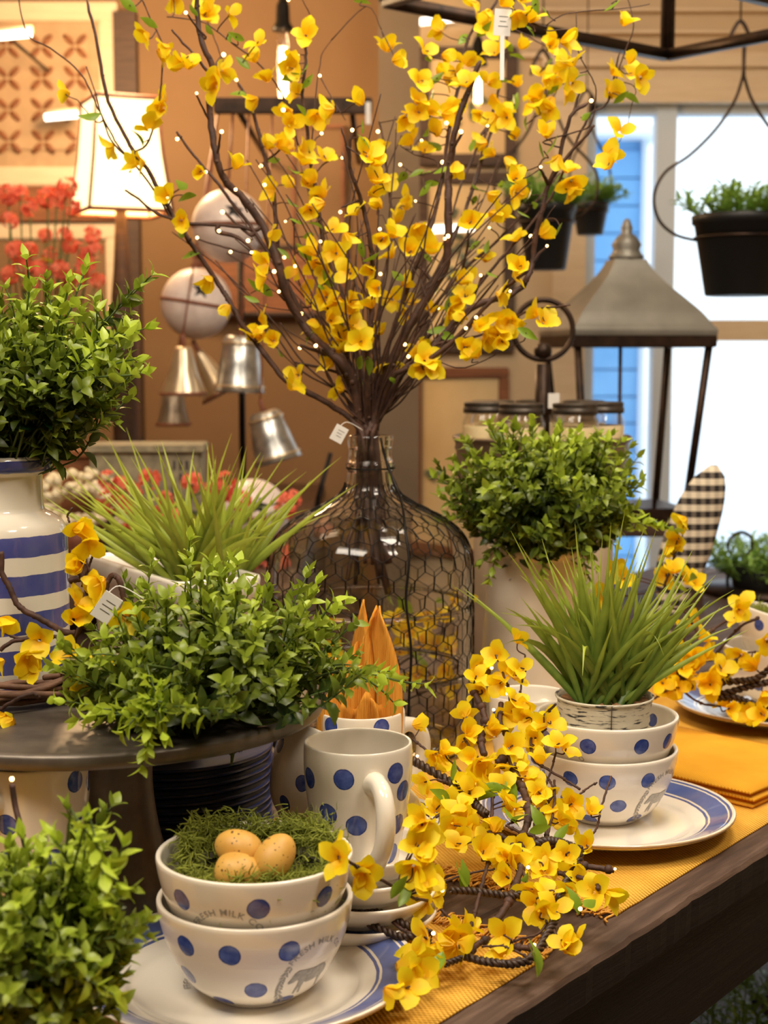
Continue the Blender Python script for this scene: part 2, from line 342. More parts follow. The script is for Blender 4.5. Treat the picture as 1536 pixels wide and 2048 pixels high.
# window: frame, mullion, rail, panes
win = empty('window_1', ((wx0 + wx1) / 2, YW + 0.05, wz0), None, None); win['kind'] = 'structure'
def wbox(name, lo, hi, mat):
    c = Vector([(lo[i] + hi[i]) / 2 for i in range(3)]); b = MB(); b.box((0, 0, 0), [hi[i] - lo[i] for i in range(3)]); return b.obj(name, mat, win, loc=c - win.location)
ya, yb = YW + 0.03, YW + 0.09
mx0, mx1 = at_y(1312, 300, ya).x, at_y(1352, 300, ya).x
WP = pbr('window_paint', srgb(206, 220, 236), rough=0.5)
for lo, hi in (((wx0, ya, wz0), (wx0 + 0.035, yb, wz1)), ((wx1 - 0.04, ya, wz0), (wx1, yb, wz1)), ((wx0, ya, wz1 - 0.03), (wx1, yb, wz1)), ((wx0, ya, wz0), (wx1, yb, wz0 + 0.05))): wbox('frame', lo, hi, WP)
wbox('mullion', (mx0, ya - 0.01, wz0), (mx1, yb, wz1), WP)
rz0, rz1 = at_y(1450, 682, ya).z, at_y(1450, 640, ya).z
wbox('rail', (mx1, ya - 0.012, rz0), (wx1, yb, rz1), M['cream_wood']); wbox('rail', (wx0, ya - 0.012, rz0), (mx0, yb, rz1), M['cream_wood'])
gm = NT('window_pane'); tr = gm.n('ShaderNodeBsdfTransparent'); gl = gm.n('ShaderNodeBsdfGlossy'); gl.inputs['Roughness'].default_value = 0.02; mxs = gm.n('ShaderNodeMixShader'); mxs.inputs[0].default_value = 0.06
gm.l(tr.outputs[0], mxs.inputs[1]); gm.l(gl.outputs[0], mxs.inputs[2]); gm.l(mxs.outputs[0], gm.out.inputs[0])
for lo, hi in (((wx0, ya + 0.03, rz1), (mx0, ya + 0.034, wz1)), ((mx1, ya + 0.03, rz1), (wx1, ya + 0.034, wz1)), ((wx0, ya + 0.03, wz0), (mx0, ya + 0.034, rz0)), ((mx1, ya + 0.03, wz0), (wx1, ya + 0.034, rz0))): wbox('pane', lo, hi, gm.m)
# outside: snow and a blue clad house
slab('ground_snow', (-6, YW + 0.16, -0.3), (14, 30, -0.12), M['snow'])
hx1 = at_y(1290, 400, 9.0).x
house = empty('house', (hx1 - 1.5, 9.0, -0.12), 'pale blue clad house seen through the window, beyond the snow', 'house')
zb = at_y(1250, 238, 9.0).z
hb = MB(); hb.box((0, 1.5, zb / 2), (3, 3, zb)); hb.obj('wall', M['blue_siding'], house)
for k in range(16):
    hb = MB(); hb.box((0, -0.015, 0.12 + k * 0.16), (3, 0.03, 0.15)); o = hb.obj('siding_board', M['blue_siding'], house); 
hb = MB(); hb.box((0, 1.4, zb + 0.02), (3.1, 3.3, 0.05)); hb.obj('roof', M['snow'], house)
hb = MB(); hb.box((1.485, -0.04, zb / 2), (0.03, 0.05, zb)); hb.obj('corner_board', WP, house)

# ------------------------------------------------------------------ the display table (its frame: u along the near edge, v inwards)
E0, E1 = at_z(998, 2048, T), at_z(1536, 1701, T)
eu = (E1 - E0); eu.z = 0; eu.normalize(); ev = Vector((-eu.y, eu.x, 0)); ang = math.atan2(eu.y, eu.x)
O = E0.copy()
def uv(u, v, z=0.0): return O + eu * u + ev * v + Vector((0, 0, z))
def touv(p): d = p - O; return d.dot(eu), d.dot(ev)
tb = empty('display_table', uv(0.8, 0.6, -T), 'long rustic dark-stained plank table the whole display stands on', 'table', rz=ang)
def tbox(name, u0, u1, v0, v1, z0, z1, mat, rough=False):
    b = MB(); n = 260 if rough and v0 == 0 else (40 if rough else 1)
    c = ((u0 + u1) / 2 - 0.8, (v0 + v1) / 2 - 0.6, (z0 + z1) / 2); du, dv, dz = (u1 - u0) / 2, (v1 - v0) / 2, (z1 - z0) / 2
    vs = []; fs = []; mi = []
    for i in range(n + 1):
        x = -du + 2 * du * i / n; j = lambda s: s * (noise.noise(Vector((x * 9, s * 50, v0 * 7))) * 0.005 + noise.noise(Vector((x * 60, s * 9, 3))) * 0.003 if rough else 0)
        e0 = -dv + abs(j(1.0)); 
        vs += [(x, e0 + 0.003, dz), (x, e0, dz - 0.004 if rough else dz), (x, e0 + 0.001, -dz), (x, dv, -dz), (x, dv, dz)]
    for i in range(n):
        for k in range(5): a, c2 = i * 5 + k, i * 5 + (k + 1) % 5; fs.append((a, a + 5, c2 + 5, c2)); mi.append(1 if rough and k in (1, 2) else 0)
    fs += [(4, 3, 2, 1, 0), tuple(n * 5 + k for k in range(5))]
    b.add(vs, fs, 0, False); b.m = mi + [0, 0]; return b.obj(name, [mat, M['table_side']] if rough else mat, tb, loc=c)
pw = [0.125, 0.15, 0.14, 0.155, 0.145, 0.15, 0.15]; v = 0.0
for i, wd in enumerate(pw):
    tbox('plank', -1.1, 2.3, v + (0.0015 if i else 0), v + wd - 0.0015, T - 0.032, T, M['table'], True); v += wd
VT = v
tbox('apron', -1.0, 2.2, 0.03, 0.06, T - 0.15, T - 0.033, M['table_side']); tbox('apron', -1.0, 2.2, VT - 0.06, VT - 0.03, T - 0.15, T - 0.033, M['table_side'])
for u in (-1.0, 2.12):
    for vv in (0.03, VT - 0.11): tbox('leg', u, u + 0.08, vv, vv + 0.08, 0, T - 0.15, M['table_side'])
# cloths
RV0 = touv(at_z(893, 2048, T))[1]; RV1 = touv(at_z(1536, 1643, T))[1]; RV = (RV0 + RV1) / 2
def cloth(name, u0, u1, v0, v1, th, mat, label, cat, group=None, z=0.0, seed=0, amp=0.0012, fringe=None, skew=0.0, rz=0.0):
    nu, nv = max(2, int((u1 - u0) / 0.02)), max(2, int((v1 - v0) / 0.02)); b = MB(); vs = []; c = uv((u0 + u1) / 2, (v0 + v1) / 2, z)
    hu, hv = (u1 - u0) / 2, (v1 - v0) / 2
    def h(x, y): return amp * (noise.noise(Vector((x * 14, y * 14, seed))) + 1)
    for i in range(nu + 1):
        for j in range(nv + 1):
            x = lerp(-hu, hu, i / nu); y = lerp(-hv, hv, j / nv); xx = x + skew * (y + hv) + 0.0015 * noise.noise(Vector((y * 60, seed, 1))) * (i in (0, nu)); yy = y + 0.001 * noise.noise(Vector((x * 50, seed, 5))) * (j in (0, nv))
            e = i in (0, nu) or j in (0, nv)
            vs.append((xx, yy, 0.0004 + (th * (0.35 if e else 1)) + h(x, y)))
    top = len(vs); vs += [(a, b_, 0.0004) for a, b_, _ in vs]; fs = []
    id_ = lambda i, j: i * (nv + 1) + j
    for i in range(nu):
        for j in range(nv):
            q = (id_(i, j), id_(i + 1, j), id_(i + 1, j + 1), id_(i, j + 1)); fs.append(q); fs.append(tuple(top + k for k in reversed(q)))
    ring = [id_(i, 0) for i in range(nu + 1)] + [id_(nu, j) for j in range(1, nv + 1)] + [id_(i, nv) for i in range(nu - 1, -1, -1)] + [id_(0, j) for j in range(nv - 1, 0, -1)]
    for a, c2 in zip(ring, ring[1:] + ring[:1]): fs.append((a, top + a, top + c2, c2))
    b.add(vs, fs); o = b.obj(name, mat, loc=c, rz=ang + rz); tag(o, label, cat, group)
    if fringe:
        fb = MB(); sgn = 1 if fringe == '+' else -1
        for k in range(int((v1 - v0) / 0.0022)):
            y = lerp(-hv, hv, (k + R.random()) / ((v1 - v0) / 0.0022)); x0 = sgn * hu + skew * (y + hv); L = R.uniform(0.012, 0.026); zz = R.uniform(0.001, 0.005)
            p = [Vector((x0 - sgn * 0.004, y, zz + 0.001))]; a = R.uniform(-0.6, 0.6)
            for q in range(1, 5): p.append(Vector((x0 + sgn * L * q / 4, y + math.sin(a + q * R.uniform(0.4, 0.9)) * 0.003 * q / 2, max(0.0008, zz + R.uniform(-0.001, 0.0028)))))
            fb.tube(p, 0.0011, 4)
        f = fb.obj('fringe', M['fringe'], o); f['kind'] = 'stuff'
    return o
c1 = at_z(1128, 1912, T); u1e, _ = touv(c1)
c2 = at_z(1222, 1838, T); u2s, _ = touv(c2)
cloth('table_runner', -0.55, u1e - 0.01, RV, RV + 0.42, 0.002, M['runner'], 'mustard woven mat under the front plate, fringed end at the bottom', 'place mat', 'mustard woven mats', seed=1, fringe='+')
cloth('table_runner', u2s + 0.01, u2s + 0.95, RV, RV + 0.42, 0.002, M['runner'], 'mustard woven mat under the two plates on the right', 'place mat', 'mustard woven mats', seed=2, fringe='-')
# folded napkins at the right
nk = touv(at_z(1533, 1622, T))
for i in range(3):
    cloth('napkin', nk[0] - 0.002 * i, nk[0] + 0.19, nk[1] - 0.003 * (i % 2), nk[1] + 0.30, 0.0062, M['napkin'], ['bottom folded yellow napkin of the stack beside the blue-rimmed plate', 'middle folded yellow napkin of the stack beside the blue-rimmed plate', 'top folded yellow napkin of the stack beside the blue-rimmed plate'][i], 'napkin', 'folded yellow napkins', z=0.0045 + 0.0078 * i, seed=10 + i, amp=0.0007, rz=-0.1)

# ------------------------------------------------------------------ ceramics
def ssoff(prof, th):            # outer profile (r,z) bottom to top -> closed wall
    inner = [(max(r - th, 0.0), max(z, th)) for r, z in prof][::-1]
    return prof, inner
BOWL = [(0.0, 0.002), (0.028, 0.002), (0.030, 0.0), (0.034, 0.0), (0.037, 0.003), (0.042, 0.006), (0.047, 0.0095), (0.053, 0.0155), (0.058, 0.0235), (0.0635, 0.034), (0.068, 0.045), (0.0715, 0.057), (0.0735, 0.067), (0.0742, 0.0725)]
BOWL_T = [(0.0742, 0.0725), (0.0738, 0.0747), (0.0722, 0.0752), (0.0700, 0.0740), (0.0690, 0.067), (0.0668, 0.056), (0.0628, 0.044), (0.058, 0.034), (0.052, 0.0245), (0.045, 0.0165), (0.034, 0.0105), (0.02, 0.008), (0.0, 0.0075)]
MUG = [(0.0, 0.002), (0.027, 0.002), (0.0285, 0.0), (0.031, 0.0), (0.0328, 0.003), (0.0345, 0.012), (0.0372, 0.028), (0.0405, 0.047), (0.0432, 0.066), (0.0448, 0.083), (0.0452, 0.097), (0.0448, 0.106)]
MUG_T = [(0.0448, 0.106), (0.0442, 0.1082), (0.0428, 0.1082), (0.042, 0.106), (0.042, 0.09), (0.040, 0.07), (0.036, 0.04), (0.032, 0.016), (0.028, 0.008), (0.0, 0.007)]
def rz_at(prof, z):
    for (r0, z0), (r1, z1) in zip(prof, prof[1:]):
        if z0 <= z <= z1 and z1 > z0: return lerp(r0, r1, (z - z0) / (z1 - z0))
    return prof[-1][0]
def sp(prof, az, z, off=0.0):
    a = math.radians(az); r = rz_at(prof, z) + off; return Vector((r * math.sin(a), -r * math.cos(a), z))
def refine(prof, k=3):
    P = spline([Vector((r, z, 0)) for r, z in prof], k); return [(max(p.x, 0), p.y) for p in P]
LOGO = {}
def letters():
    cu = bpy.data.curves.new('t', 'FONT'); cu.body = 'FRESH MILK CO'; cu.align_x = 'CENTER'; cu.size = 1; cu.resolution_u = 2; cu.offset = 0.006; cu.space_character = 1.12
    o = bpy.data.objects.new('t', cu); COL.objects.link(o); dg = bpy.context.evaluated_depsgraph_get(); me = bpy.data.meshes.new_from_object(o.evaluated_get(dg))
    v = [tuple(x.co) for x in me.vertices]; f = [tuple(p.vertices) for p in me.polygons]
    bpy.data.objects.remove(o); bpy.data.curves.remove(cu); bpy.data.meshes.remove(me); return v, f
TXT = letters()
COW = [(-0.95, 0.42), (-0.8, 0.55), (-0.6, 0.52), (-0.4, 0.5), (0.0, 0.46), (0.4, 0.5), (0.62, 0.48), (0.74, 0.3), (0.78, -0.05), (0.74, -0.1), (0.7, 0.15), (0.66, 0.0), (0.62, -0.25), (0.66, -0.62), (0.54, -0.62), (0.5, -0.3), (0.4, -0.1), (0.1, -0.16), (-0.2, -0.16), (-0.34, -0.1), (-0.36, -0.35), (-0.32, -0.62), (-0.43, -0.62), (-0.48, -0.3), (-0.52, -0.35), (-0.56, -0.62), (-0.66, -0.62), (-0.62, -0.3), (-0.6, 0.0), (-0.72, 0.1), (-0.86, 0.0), (-1.06, -0.04), (-1.12, 0.04), (-1.0, 0.22)]
def logo(prof, az0, zc, s, parent, cow=True, text=True):
    def mp(x, y, off=0.00035):        # x, y in label units -> the glazed surface
        z = zc + y * s; r = rz_at(prof, min(max(z, 0.004), prof[-1][1])); return sp(prof, az0 + math.degrees(x * s / max(r, 0.03)), min(max(z, 0.004), prof[-1][1]), off)
    b = MB(); vs = []
    for x, y, _ in TXT[0]:
        a = x * 0.262; rr = 1.30 + y * 0.34; vs.append(mp(rr * math.sin(a), rr * math.cos(a)))
    b.add(vs, TXT[1])
    if text: b.obj('lettering', M['print'], parent)
    b = MB(); rr = random.Random(3)
    for k in range(26):
        a = math.radians(lerp(150, 262, k / 25)); 
        for sgn in (-1, 1):
            r0 = 1.28; c = (r0 * math.cos(a), r0 * math.sin(a)); d = a + PI / 2 + sgn * 0.75 + rr.uniform(-.3, .3); L = 0.2; wd = 0.042
            P = [(c[0], c[1]), (c[0] + L * .5 * math.cos(d) - wd * math.sin(d), c[1] + L * .5 * math.sin(d) + wd * math.cos(d)), (c[0] + L * math.cos(d), c[1] + L * math.sin(d)), (c[0] + L * .5 * math.cos(d) + wd * math.sin(d), c[1] + L * .5 * math.sin(d) - wd * math.cos(d))]
            b.add([mp(*p) for p in P], [(0, 1, 2, 3)])
    b.obj('wreath_print', M['print'], parent)
    if cow:
        bm = bmesh.new(); f = bm.faces.new([bm.verts.new((x * 0.9, y * 0.9, 0)) for x, y in COW]); bmesh.ops.triangulate(bm, faces=[f]); bmesh.ops.subdivide_edges(bm, edges=list(bm.edges), cuts=2, use_grid_fill=True); bm.verts.index_update()
        b = MB(); b.add([mp(v.co.x, v.co.y - 0.1, 0.0005) for v in bm.verts], [[v.index for v in f.verts] for f in bm.faces]); bm.free(); b.obj('cow_print', M['print'], parent)
def bowl(loc, dots, lg, label, group=None, rz=0.0, tilt=None, dr=0.0084):
    m = dots_mat('polka_dot_glaze', [sp(BOWL, a, z) for a, z in dots], dr); b = MB(); b.lathe(refine(BOWL) + refine(BOWL_T)[1:], 96)
    o = b.obj('bowl', m, loc=loc); o.rotation_euler = (tilt[0] if tilt else 0, tilt[1] if tilt else 0, rz); tag(o, label, 'bowl', group)
    if lg: logo(BOWL, *lg, o)
    return o
def plate(loc, s, label, group, mat=None, zs=1.0, cat='plate'):
    k = s; P = [(0, 0.002), (0.07, 0.002), (0.072, 0), (0.078, 0), (0.08, 0.003), (0.096, 0.0055), (0.115, 0.0115), (0.129, 0.0175), (0.1318, 0.0205), (0.1305, 0.0222), (0.127, 0.0215), (0.113, 0.0158), (0.098, 0.0105), (0.088, 0.007), (0.078, 0.0055), (0.0, 0.005)]
    P = [(r * k, z * zs) for r, z in P]; b = MB(); b.lathe(refine(P, 2), 96); o = b.obj('plate', mat or M['plate'], loc=loc); return tag(o, label, cat, group)
def mug(loc, dots, label, group, haz, lg=None, rz=0.0, k=1.0):
    m = dots_mat('polka_dot_mug_glaze', [sp(MUG, a, z) for a, z in dots], 0.0088); b = MB(); b.lathe(refine(MUG) + refine(MUG_T)[1:], 80); o = b.obj('mug', m, loc=loc, rz=rz); tag(o, label, 'mug', group)
    a = math.radians(haz); d = Vector((math.sin(a), -math.cos(a), 0)); h = MB()
    pts = [d * (r) + Vector((0, 0, z)) for r, z in ((0.040, 0.083), (0.053, 0.086), (0.066, 0.082), (0.0735, 0.070), (0.074, 0.054), (0.067, 0.038), (0.056, 0.026), (0.046, 0.018), (0.037, 0.014))]
    sm = spline(pts, 5); h.tube(sm, [0.0078 + 0.0028 * (1 - min(1, i / 6)) + 0.002 * max(0, (i - len(sm) + 8) / 8) for i in range(len(sm))], 14); h.ball(pts[-1] + d * 0.0005, 0.0105, 12, 0, (1, 1, 1)); h.obj('handle', M['cream_glaze'], o)
    if lg: logo(MUG, *lg, o, cow=False, text=False)
    return o
# front plate and its two bowls
pa = at(490, 1962, 1.155); PA = Vector((pa.x, pa.y, T + 0.004))
plate(PA, 1.0, 'large blue-rimmed dinner plate under the two dotted bowls, nearest to us', 'blue-rimmed dinner plates')
BA = Vector((at(509, 1714, 1.13).x, 1.098, T + 0.0095))
bowl(BA, [(-78, .055), (-40, .056), (-10, .055), (25, .056), (88, .056), (120, .056), (155, .055), (-115, .055), (-152, .056), (-50, .028), (5, .024), (110, .026), (150, .026), (-100, .026), (-150, .025), (-26, .0085), (31, .0085), (90, .01), (-90, .01), (150, .01), (-150, .01)], (47, 0.029, 0.0205), 'lower polka-dot bowl of the front pair, grey cow print at its right', 'polka-dot bowls')
bowl(BA + Vector((0, 0, 0.0335)), [(-80, .056), (-43, .056), (7, .056), (50, .056), (86, .055), (125, .056), (165, .056), (-120, .056), (100, .03), (60, .03), (-70, .028), (-110, .026), (150, .026), (30, .0085), (-150, .01)], (-13, 0.0225, 0.0215), 'upper polka-dot bowl of the front pair holding the mossy nest', 'polka-dot bowls')
b = MB(); vs = []
for x, y, _ in TXT[0]:
    a = math.radians(-64) + x * 0.20; rr = 0.040 + y * 0.0075; vs.append((rr * math.sin(a) * 1.05, rr * math.cos(a), 0.0062))
b.add(vs, TXT[1]); b.obj('lettering', M['print'], [o for o in bpy.data.objects if o.name == 'plate'][0])
# stack of plates and the tall mug behind
MU = Vector((at(716, 1446, 1.24).x, 1.215, 0))
for i, (rr, zz) in enumerate(((0.062, T + 0.003), (0.061, T + 0.021), (0.059, T + 0.039), (0.057, T + 0.057))):
    k = rr / 0.1318; P = [(0, 0.002), (0.07 * k, 0.002), (0.072 * k, 0), (0.078 * k, 0), (0.085 * k, 0.003), (0.105 * k, 0.009), (0.127 * k, 0.0195), (0.1318 * k, 0.0235), (0.130 * k, 0.0255), (0.125 * k, 0.024), (0.1 * k, 0.0115), (0.085 * k, 0.0075), (0, 0.006)]
    b = MB(); b.lathe(refine(P, 2), 80); o = b.obj('saucer', M['saucer'], loc=Vector((MU.x + 0.004, MU.y + 0.004, zz)))
    tag(o, ['bottom and widest cream dish of the stack under the tall mug', 'second cream dish from the bottom under the tall mug', 'third cream dish from the bottom under the tall mug', 'small saucer directly under the tall dotted mug'][i], 'dish', 'stacked cream dishes')
MU.z = T + 0.0635
mug(MU, [(-62, .083), (-14, .088), (44, .09), (-35, .057), (58, .073), (-1, .049), (54, .045), (-26, .021), (50, .020), (95, .05), (-90, .05), (-110, .09), (100, .09), (150, .07), (-150, .07), (180, .03), (110, .02), (-120, .02)], 'tall polka-dot mug in front of the bottle, handle towards us', 'polka-dot mugs', 18, (-30, 0.046, 0.021))
# mug with orange napkin, mug behind the flowers, mug at far left
MB2 = at(722, 1398, 1.50); MB2 = Vector((at(722, 1398, 1.52).x, 1.50, T + 0.022)); 
mug(MB2, [(-42, .099), (28, .099), (-80, .08), (70, .07), (0, .06), (120, .09), (-120, .09), (180, .08)], 'polka-dot mug holding an orange napkin, behind the tall mug', 'polka-dot mugs', 120)
b = MB(); b.lathe([(0, 0.002), (0.06, 0), (0.07, 0.006), (0.085, 0.016), (0.085, 0.018), (0.068, 0.009), (0, 0.006)], 60); tag(b.obj('saucer', M['saucer'], loc=(MB2.x, MB2.y, T + 0.001)), 'cream saucer under the mug with the orange napkin', 'dish', 'stacked cream dishes'); MB2.z = T + 0.008
MC = at(1060, 1366, 1.66); MC = Vector((at(1060, 1366, 1.68).x, 1.655, T + 0.003))
mug(MC, [(-60, .085), (-5, .086), (28, .072), (60, .085), (-30, .06), (10, .045), (120, .08), (180, .08), (-120, .06)], 'polka-dot mug behind the flower garland, left of the grass pot', 'polka-dot mugs', 150)
MD = Vector((at(42, 1530, 1.16).x, 1.17, T + 0.062))
mug(MD, [(-15, .066), (62, .06), (35, .035), (-20, .035), (90, .09), (-70, .05), (60, .095)], 'polka-dot mug under the cake stand at the far left', 'polka-dot mugs', -28)
b = MB(); b.box((0, 0, 0.029), (0.10, 0.10, 0.058), bev=0.003); tag(b.obj('wooden_block', M['dark_wood'], loc=(MD.x - 0.01, MD.y, T + 0.002)), 'dark wooden block under the mug at the far left', 'block')
# right plate with two bowls and grass pot
PB = at_z(1211, 1625, T + 0.019); PB = Vector((PB.x, PB.y, T + 0.005))
plate(PB, 1.0, 'blue-rimmed dinner plate under the bowls that carry the grass pot', 'blue-rimmed dinner plates')
BB = Vector((at(1210, 1510, 1.565).x, 1.525, T + 0.0105))
bowl(BB, [(-38, .056), (-7, .056), (28, .056), (-75, .056), (90, .056), (130, .056), (-120, .056), (4, .029), (-48, .028), (110, .028), (-100, .028), (30, .010), (-28, .010)], (50, 0.031, 0.0205), 'lower polka-dot bowl of the right-hand pair, cow print at its right', 'polka-dot bowls')
bowl(BB + Vector((0, 0, 0.0345)), [(-23, .057), (21, .057), (51, .057), (-65, .057), (85, .057), (125, .057), (-105, .057)], (-50, 0.024, 0.0215), 'upper polka-dot bowl of the right-hand pair holding the grass pot', 'polka-dot bowls')
# far right plate with saucer, two bowls (upper one tilted)
PC = at_z(1548, 1412, T + 0.019); PC = Vector((PC.x, PC.y, T + 0.0045))
plate(PC, 1.0, 'blue-rimmed dinner plate at the right edge of the picture', 'blue-rimmed dinner plates')
plate(PC + Vector((0.012, 0, 0.0115)), 0.80, 'smaller cream plate lying on the plate at the right edge', 'dessert plates', M['saucer'], 0.8)
BC = PC + Vector((0.004, 0.0, 0.020))
bowl(BC + Vector((0, 0, 0.004)), [(-60, .055), (-20, .056), (20, .056), (60, .055), (-40, .028), (0, .028), (40, .028)], None, 'lower polka-dot bowl at the right edge of the picture', 'polka-dot bowls', dr=0.0078)
bowl(BC + Vector((0.004, 0, 0.045)), [(-52, .057), (-5, .056), (35, .056), (-20, .028), (20, .028)], None, 'tilted polka-dot bowl with moss at the right edge, topmost of its stack', 'polka-dot bowls', tilt=(0.0, 0.22), dr=0.0078)
# tilted bowl leaning left of the tall mug
bd_ = Vector((0.50, 0.42, 0.76)).normalized(); bc_ = at(668, 1592, 1.385)
bl = bowl(bc_ - bd_ * 0.042, [(k * 40, .052) for k in range(9)] + [(k * 60 + 20, .028) for k in range(6)] + [(k * 90, .0085) for k in range(4)], None, 'polka-dot bowl leaning on its side, left of the tall mug', 'polka-dot bowls', dr=0.0075); bl.rotation_euler = bd_.to_track_quat('Z', 'Y').to_euler()
# navy plate stack
NV = Vector((at(330, 1533, 1.5).x, 1.49, T + 0.002)); NPL = [(0, 0.002), (0.05, 0.002), (0.06, 0), (0.068, 0), (0.075, 0.003), (0.1, 0.0085), (0.1055, 0.0125), (0.1045, 0.0145), (0.099, 0.0125), (0.074, 0.0065), (0, 0.005)]
nb = MB(); nb.lathe(refine(NPL, 2), 80); nm = nb.mesh('navy_plate', M['navy'])
ORD = ['bottom', 'second', 'third', 'fourth', 'fifth', 'sixth', 'seventh', 'eighth', 'ninth', 'tenth', 'topmost']
for i in range(11):
    o = inst('plate', nm, loc=NV + Vector((R.uniform(-.0012, .0012), R.uniform(-.0012, .0012), 0.0082 * i)))
    tag(o, 'navy blue glazed plate, %s from the bottom of the navy stack' % ORD[i] if 0 < i < 10 else 'navy blue glazed plate, %s of the navy stack under the cake stand' % ORD[i], 'plate', 'stacked navy plates')
bowl(NV + Vector((-0.012, 0.0, 0.089)), [(-70, .045), (-30, .055), (10, .045), (48, .055), (20, .02), (-25, .02), (80, .04)], None, 'polka-dot bowl on the navy plates in the shade of the cake stand', 'polka-dot bowls', dr=0.0078)
fb = MB(); q = NV + Vector((0.062, -0.045, 0.097))
for k in range(5):
    fb.tube(spline([Vector((R.uniform(-.02, .02), R.uniform(-.012, .012), 0.0035 + R.uniform(0, .008))) for _ in range(5)], 6), [0.0018 + 0.001 * (j % 3) for j in range(25)], 5)
tag(fb.obj('foil_twist', M['gold'], loc=q), 'crumpled shiny foil twist lying on the topmost navy plate', 'foil')

# cake stand
DC = Vector((at(192, 1397, 1.32).x, 1.305, 0)); ZD = at(192, 1397, 1.32).z
cs = empty('cake_stand', (DC.x, DC.y, T), 'large dark metal pedestal cake stand carrying the striped jar and leafy bush', 'cake stand')
h = ZD - T; b = MB(); b.lathe([(0, h - 0.012), (0.17, h - 0.012), (0.196, h - 0.013), (0.1985, h - 0.012), (0.2, h - 0.009), (0.2, h - 0.003), (0.1985, h), (0.19, h + 0.0002), (0, h)], 128); b.obj('top_plate', M['stand_metal'], cs)
b = MB(); b.lathe(refine([(0.046, h - 0.0125), (0.045, h - 0.03), (0.043, h - 0.043), (0.0455, h - 0.047), (0.0465, h - 0.051), (0.0475, h - 0.09), (0.054, 0.06), (0.066, 0.025), (0.085, 0.008), (0.09, 0.004), (0.09, 0.0), (0, 0.0)], 3), 72); b.obj('pedestal', M['stand_metal'], cs)

# striped jar on the stand
JX = at(0, 1400, 1.34).x - 0.004; JC = Vector((JX, 1.325, ZD)); JH = 0.2125
JP = [(0, 0.002), (0.048, 0.002), (0.05, 0), (0.056, 0), (0.0605, 0.004), (0.063, 0.02), (0.0645, 0.06), (0.0645, 0.13), (0.0635, 0.146), (0.060, 0.154), (0.052, 0.160), (0.0465, 0.163), (0.0440, 0.168), (0.0435, 0.190), (0.0445, 0.1965), (0.0505, 0.1995), (0.0525, 0.204), (0.0525, 0.2095), (0.0505, 0.2125), (0.0465, 0.2125), (0.0405, 0.206), (0.0395, 0.19), (0.04, 0.165), (0.058, 0.148), (0.06, 0.1), (0.058, 0.01), (0, 0.006)]
b = MB(); b.lathe(refine(JP, 2), 96); tag(b.obj('striped_jar', M['stripes'], loc=JC), 'white stoneware jar with broad blue stripes standing on the cake stand', 'jar')
# eggs and nest
NC = BA + Vector((0.002, 0, 0.0335 + 0.052)); nest = empty('moss_nest', NC, 'green moss bird nest sitting in the upper front bowl', 'nest')
b = MB(); tone = []
def strand(c, L, rad, d=None):
    d = (d or rv(1)).normalized(); p = [c]; 
    for k in range(3): d = (d + rv(0.6)).normalized(); p.append(p[-1] + d * L / 3)
    n0 = len(b.v); b.tube(p, [rad, rad, rad * .8, rad * .4], 3, caps=False); t = R.random() ** 1.6; tone.extend([t] * (len(b.v) - n0))
for k in range(5200):
    a = R.uniform(0, 2 * PI); q = R.gauss(0, 0.34); rr = 0.053 + q * 0.014; z = 0.010 + 0.011 * R.gauss(0, 0.6) + (0.012 if math.sin(a) > 0 else -0.004) + 0.004 * math.sin(3 * a)
    c = Vector((math.cos(a) * rr, math.sin(a) * rr, z)); t_ = Vector((-math.sin(a), math.cos(a), 0)); strand(c, R.uniform(0.006, 0.016), R.uniform(0.0003, 0.0007), t_ + rv(1.3))
for k in range(2600):
    a = R.uniform(0, 2 * PI); rr = 0.046 * math.sqrt(R.random()); strand(Vector((math.cos(a) * rr, math.sin(a) * rr, -0.007 + R.uniform(-.004, .008) + (0.006 if math.sin(a) < -.5 and rr > .02 else 0))), R.uniform(0.006, 0.014), 0.0006)
o = inst('moss', b.mesh('moss', M['moss'], tone), nest); o['kind'] = 'stuff'
b = MB(); b.lathe([(0, -0.021), (0.036, -0.017), (0.050, -0.003), (0.054, 0.004), (0.045, -0.001), (0.03, -0.012), (0, -0.014)], 40); b.obj('nest_core', pbr('nest_core', srgb(40, 44, 20), srgb(62, 62, 30), 120, 0.95, bump=1.0), nest)
b = MB()
for k in range(5): b.tube([Vector((0.03, 0.012 + k * .003, 0.006)) + rv(.008), Vector((0.026, -0.004, 0.02)) + rv(.006), Vector((0.016, -0.01, 0.008)) + rv(.008)], 0.0003, 3)
b.tube(spline([(-0.028, 0.055, 0.012), (0.01, 0.062, 0.026), (0.045, 0.045, 0.012)], 6), 0.0006, 4, 0); b.obj('dry_straw', M['twine'], nest)
EGG = [(0, -0.0165), (0.006, -0.0155), (0.0105, -0.0125), (0.0132, -0.007), (0.014, -0.001), (0.0133, 0.006), (0.0108, 0.0125), (0.0068, 0.0172), (0.003, 0.0192), (0, 0.0197)]
for (px, py, d, ax, lab) in ((480, 1698, 1.112, (-1, .25, 0.25), 'speckled tan egg lying at the back of the nest'), (548, 1716, 1.098, (0.55, 0.5, 0.65), 'speckled tan egg standing at the right of the nest'), (474, 1744, 1.092, (1, -.15, -0.1), 'speckled tan egg half hidden in moss at the front')):
    b = MB(); b.lathe(refine(EGG, 2), 28); o = b.obj('egg', M['egg'], loc=at(px, py, d)); o.rotation_euler = Vector(ax).to_track_quat('Z', 'Y').to_euler(); tag(o, lab, 'egg', 'speckled eggs in the nest')
    if 'front' in lab:
        pass
